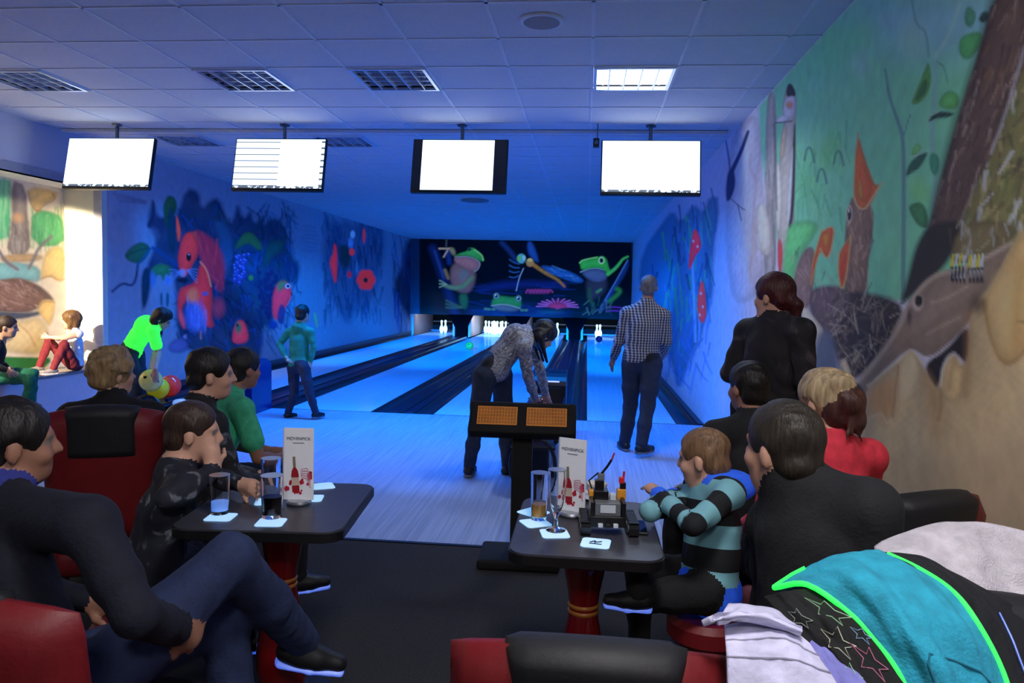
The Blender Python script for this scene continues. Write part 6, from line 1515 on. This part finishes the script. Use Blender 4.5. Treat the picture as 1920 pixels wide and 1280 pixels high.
# ================================================================== JACKETS PILED OVER A CHAIR
def crom(P, t):
    P = np.asarray(P, float); n = len(P) - 1; x = np.clip(t, 0, 1) * n; i = np.minimum(x.astype(int), n - 1); f = (x - i)[:, None]
    g = lambda k: P[np.clip(k, 0, n)]
    p0, p1, p2, p3 = g(i - 1), g(i), g(i + 1), g(i + 2)
    p0 = np.where((i == 0)[:, None], 2 * p1 - p2, p0); p3 = np.where((i == n - 1)[:, None], 2 * p2 - p1, p3)
    return .5 * (2 * p1 + (p2 - p0) * f + (2 * p0 - 5 * p1 + 4 * p2 - p3) * f ** 2 + (3 * p1 - p0 - 3 * p2 + p3) * f ** 3)
class Patch:
    """cloth panel through a net of points (photo position + depth)"""
    def __init__(s, rows, nu=44, nv=44, th=.012, amp=.006, fu=3.0, fv=5.0, ph=0):
        R = [np.array([aY(*p) for p in r]) for r in rows]
        u, v = np.linspace(0, 1, nu), np.linspace(0, 1, nv)
        A = np.stack([crom(r, u) for r in R], 0)                   # rows x nu x 3
        G = np.stack([crom(A[:, k], v) for k in range(nu)], 0)       # nu x nv x 3
        du, dv = np.gradient(G, axis=0), np.gradient(G, axis=1); N = np.cross(du, dv); N /= np.linalg.norm(N, axis=2, keepdims=True) + 1e-9
        view = CAMP - G; flip = (np.sum(N * view, 2).mean() < 0); N = -N if flip else N
        uu, vv = np.meshgrid(u, v, indexing='ij'); w = np.sin(math.pi * uu) ** .5 * np.sin(math.pi * np.clip(vv, .02, .98)) ** .5
        D = amp * (np.sin(6.28 * (fu * uu + .7 * vv) + ph + 1.5 * np.sin(5 * vv)) + .6 * np.sin(6.28 * (fv * vv * .5 - 1.6 * uu) + ph * 2) + .35 * np.sin(40 * uu + 13 * vv + ph))
        s.G = G + N * (D * w)[..., None]; s.N = N; s.nu, s.nv, s.th = nu, nv, th
    def at(s, u, v, off=.002):
        i, j = min(int(round(u * (s.nu - 1))), s.nu - 1), min(int(round(v * (s.nv - 1))), s.nv - 1); return s.G[i, j] + s.N[i, j] * off
    def build(s, name, m, parent, org):
        nu, nv = s.nu, s.nv; V = np.concatenate([(s.G - org).reshape(-1, 3), (s.G - s.N * s.th - org).reshape(-1, 3)]); n = nu * nv
        i, j = np.meshgrid(np.arange(nu - 1), np.arange(nv - 1), indexing='ij'); a = (i * nv + j).ravel()
        q = np.stack([a, a + nv, a + nv + 1, a + 1], 1); Q = [q, (q + n)[:, ::-1]]
        for idx in (np.arange(nu) * nv, np.arange(nu) * nv + nv - 1, np.arange(nv), np.arange(nv) + (nu - 1) * nv):
            Q.append(np.stack([idx[:-1], idx[1:], idx[1:] + n, idx[:-1] + n], 1))
        me = bpy.data.meshes.new(name); quick_mesh(me, V, np.concatenate(Q)); o = link(name, me, m, parent)
        bm = bmesh.new(); bm.from_mesh(me); bmesh.ops.recalc_face_normals(bm, faces=bm.faces); bm.to_mesh(me); bm.free()
        return o
def garment(name, label, org, cat='jacket'):
    return empty(name, tuple(org), 0, label, cat, 'garments piled on the chair')
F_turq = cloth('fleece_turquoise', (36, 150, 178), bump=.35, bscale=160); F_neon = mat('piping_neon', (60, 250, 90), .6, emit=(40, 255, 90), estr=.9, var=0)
F_white = cloth('quilt_white', (196, 194, 222)); F_lav = cloth('cloth_lavender', (120, 120, 190)); F_knit = cloth('knit_white', (196, 190, 198), bump=.5, bscale=220); F_blk = cloth('jacket_black', (18, 20, 26)); F_star = cloth('jacket_star', (14, 14, 16))
def Yd(rows, ys):
    return [[(x, y, ys[i][k] if isinstance(ys[i], (list, tuple)) else ys[i]) for k, (x, y) in enumerate(r)] for i, r in enumerate(rows)]
def tube_on(name, pts, r, m, parent, org, n=8):
    MB().tube([tuple(np.asarray(p) - org) for p in pts], r, n).build(name, m, parent, True)

org = np.array([.95, 1.62, .9])
e = garment('knit_sweater', 'off-white knitted sweater lying on top of the jacket pile', org, 'sweater')
P = Patch(Yd([[(1652, 1014), (1735, 984), (1825, 978), (1935, 998), (2020, 1040)], [(1642, 1028), (1735, 1030), (1840, 1040), (1945, 1080), (2030, 1120)], [(1715, 1042), (1788, 1086), (1852, 1124), (1930, 1164), (2030, 1210)]], [1.80, 1.72, 1.64]), th=.02, amp=.006, fu=4); P.build('knit_panel', F_knit, e, org)
tube_on('hem', [P.at(k / 12, 1, -.004) for k in range(13)], .008, F_knit, e, org)
org = np.array([.9, 1.5, .8])
e = garment('black_jacket', 'plain black jacket with a blue zip under the knitted sweater', org)
P = Patch(Yd([[(1640, 1034), (1720, 1040), (1800, 1078), (1930, 1150)], [(1700, 1060), (1790, 1090), (1860, 1140), (1960, 1210)], [(1790, 1130), (1840, 1180), (1900, 1230), (1980, 1280)], [(1850, 1260), (1890, 1290), (1940, 1330), (2000, 1360)]], [1.60, 1.54, 1.47, 1.40]), th=.02, amp=.004); P.build('jacket_panel', F_blk, e, org)
tube_on('zip', [P.at(.72, .32 + .06 * k, .003) for k in range(10)], .0028, mat('zip_blue', (90, 110, 190), .35, metal=.5), e, org)
org = np.array([.72, 1.4, .75])
e = garment('turquoise_jacket', 'turquoise fleece jacket with glowing neon green piping', org)
T = [[(1450, 1100), (1515, 1060), (1598, 1033), (1648, 1030)], [(1512, 1094), (1590, 1070), (1670, 1056), (1722, 1064)], [(1594, 1151), (1660, 1128), (1738, 1116), (1785, 1106)], [(1646, 1207), (1712, 1190), (1785, 1182), (1832, 1165)], [(1692, 1275), (1760, 1272), (1830, 1268), (1882, 1262)], [(1740, 1380), (1800, 1380), (1860, 1380), (1915, 1380)]]
P = Patch(Yd(T, [[1.56, 1.54, 1.56, 1.60], [1.47, 1.46, 1.49, 1.55], [1.41, 1.39, 1.42, 1.48], [1.37, 1.34, 1.36, 1.42], [1.33, 1.30, 1.32, 1.37], [1.28, 1.25, 1.27, 1.31]]), 60, 70, .014, .0062, 2.4, 5); P.build('fleece_panel', F_turq, e, org)
tube_on('piping', [P.at(1, k / 24, -.002) for k in range(1, 25)], .0062, F_neon, e, org); tube_on('piping', [P.at(0, k / 24, -.002) for k in range(25)], .0055, F_neon, e, org)
tube_on('piping', [P.at(k / 5 * .3, 0, -.001) for k in range(6)], .005, F_neon, e, org)
tube_on('pocket_seam', [P.at(.30, .74, .001), P.at(.36, .70, .001), P.at(.55, .72, .001), P.at(.72, .78, .001), P.at(.84, .86, .001)], .0022, cloth('seam_teal', (24, 110, 132)), e, org)
tube_on('pocket_seam', [P.at(.30, .74, .001), P.at(.28, .82, .001), P.at(.27, .92, .001)], .0022, cloth('seam_teal', (24, 110, 132)), e, org)
org = np.array([.55, 1.38, .75])
e = garment('star_jacket', 'black jacket printed with thin star outlines beside the neon piping', org)
P = Patch(Yd([[(1432, 1118), (1470, 1108), (1522, 1102)], [(1470, 1160), (1530, 1150), (1600, 1154)], [(1530, 1222), (1585, 1212), (1652, 1212)], [(1580, 1300), (1640, 1290), (1705, 1290)]], [[1.50, 1.47, 1.47], [1.42, 1.40, 1.41], [1.36, 1.35, 1.37], [1.31, 1.30, 1.32]]), 40, 50, .016, .003); P.build('jacket_panel', F_star, e, org)
for (u, v, r, c) in ((.72, .30, .22, (150, 190, 150)), (.45, .62, .20, (190, 190, 170)), (.70, .80, .20, (190, 110, 140)), (.22, .36, .14, (120, 130, 120)), (.3, .88, .14, (150, 190, 170)), (.85, .56, .12, (130, 160, 190))):
    st = []
    for k in range(11):
        a = math.pi * k / 5 + .4; q = r if k % 2 == 0 else r * .45; st.append(P.at(min(max(u + q * math.cos(a), 0), 1), min(max(v + q * .8 * math.sin(a), 0), 1), .0015))
    tube_on('printed_star', st, .0010, mat('star_ink_%d' % c[0] + str(c[1]), c, .5, emit=c, estr=.06), e, org, 5)
org = np.array([.4, 1.32, .75])
e = garment('white_vest', 'white quilted vest hanging over the chair corner', org, 'vest')
P = Patch(Yd([[(1358, 1172), (1415, 1160), (1470, 1166), (1512, 1182)], [(1360, 1200), (1425, 1196), (1490, 1206), (1535, 1228)], [(1364, 1240), (1432, 1242), (1505, 1250), (1562, 1268)], [(1366, 1330), (1440, 1330), (1515, 1330), (1600, 1330)]], [1.42, 1.34, 1.30, 1.26]), 40, 40, .018, .003, 1.5, 7); P.build('quilted_panel', F_white, e, org)
for v in (.33, .62, .85): tube_on('quilt_seam', [P.at(k / 14, v, .0) for k in range(15)], .0022, cloth('seam_grey', (140, 138, 160)), e, org)
Q = Patch(Yd([[(1318, 1175), (1362, 1164), (1420, 1170), (1500, 1190)], [(1345, 1160), (1385, 1150), (1440, 1156), (1505, 1182)], [(1366, 1130), (1402, 1132), (1455, 1142), (1500, 1172)]], [1.37, 1.36, 1.44]), 30, 20, .012, .002); Q.build('collar_flap', F_white, e, org)
org = np.array([.5, 1.33, .7])
e = garment('lavender_top', 'lavender cloth wedged between the white vest and the star jacket', org, 'top')
P = Patch(Yd([[(1490, 1172), (1515, 1172), (1545, 1180)], [(1520, 1225), (1550, 1225), (1590, 1235)], [(1555, 1300), (1590, 1300), (1640, 1300)]], [1.43, 1.345, 1.29]), 24, 30, .012, .002); P.build('cloth_panel', F_lav, e, org)
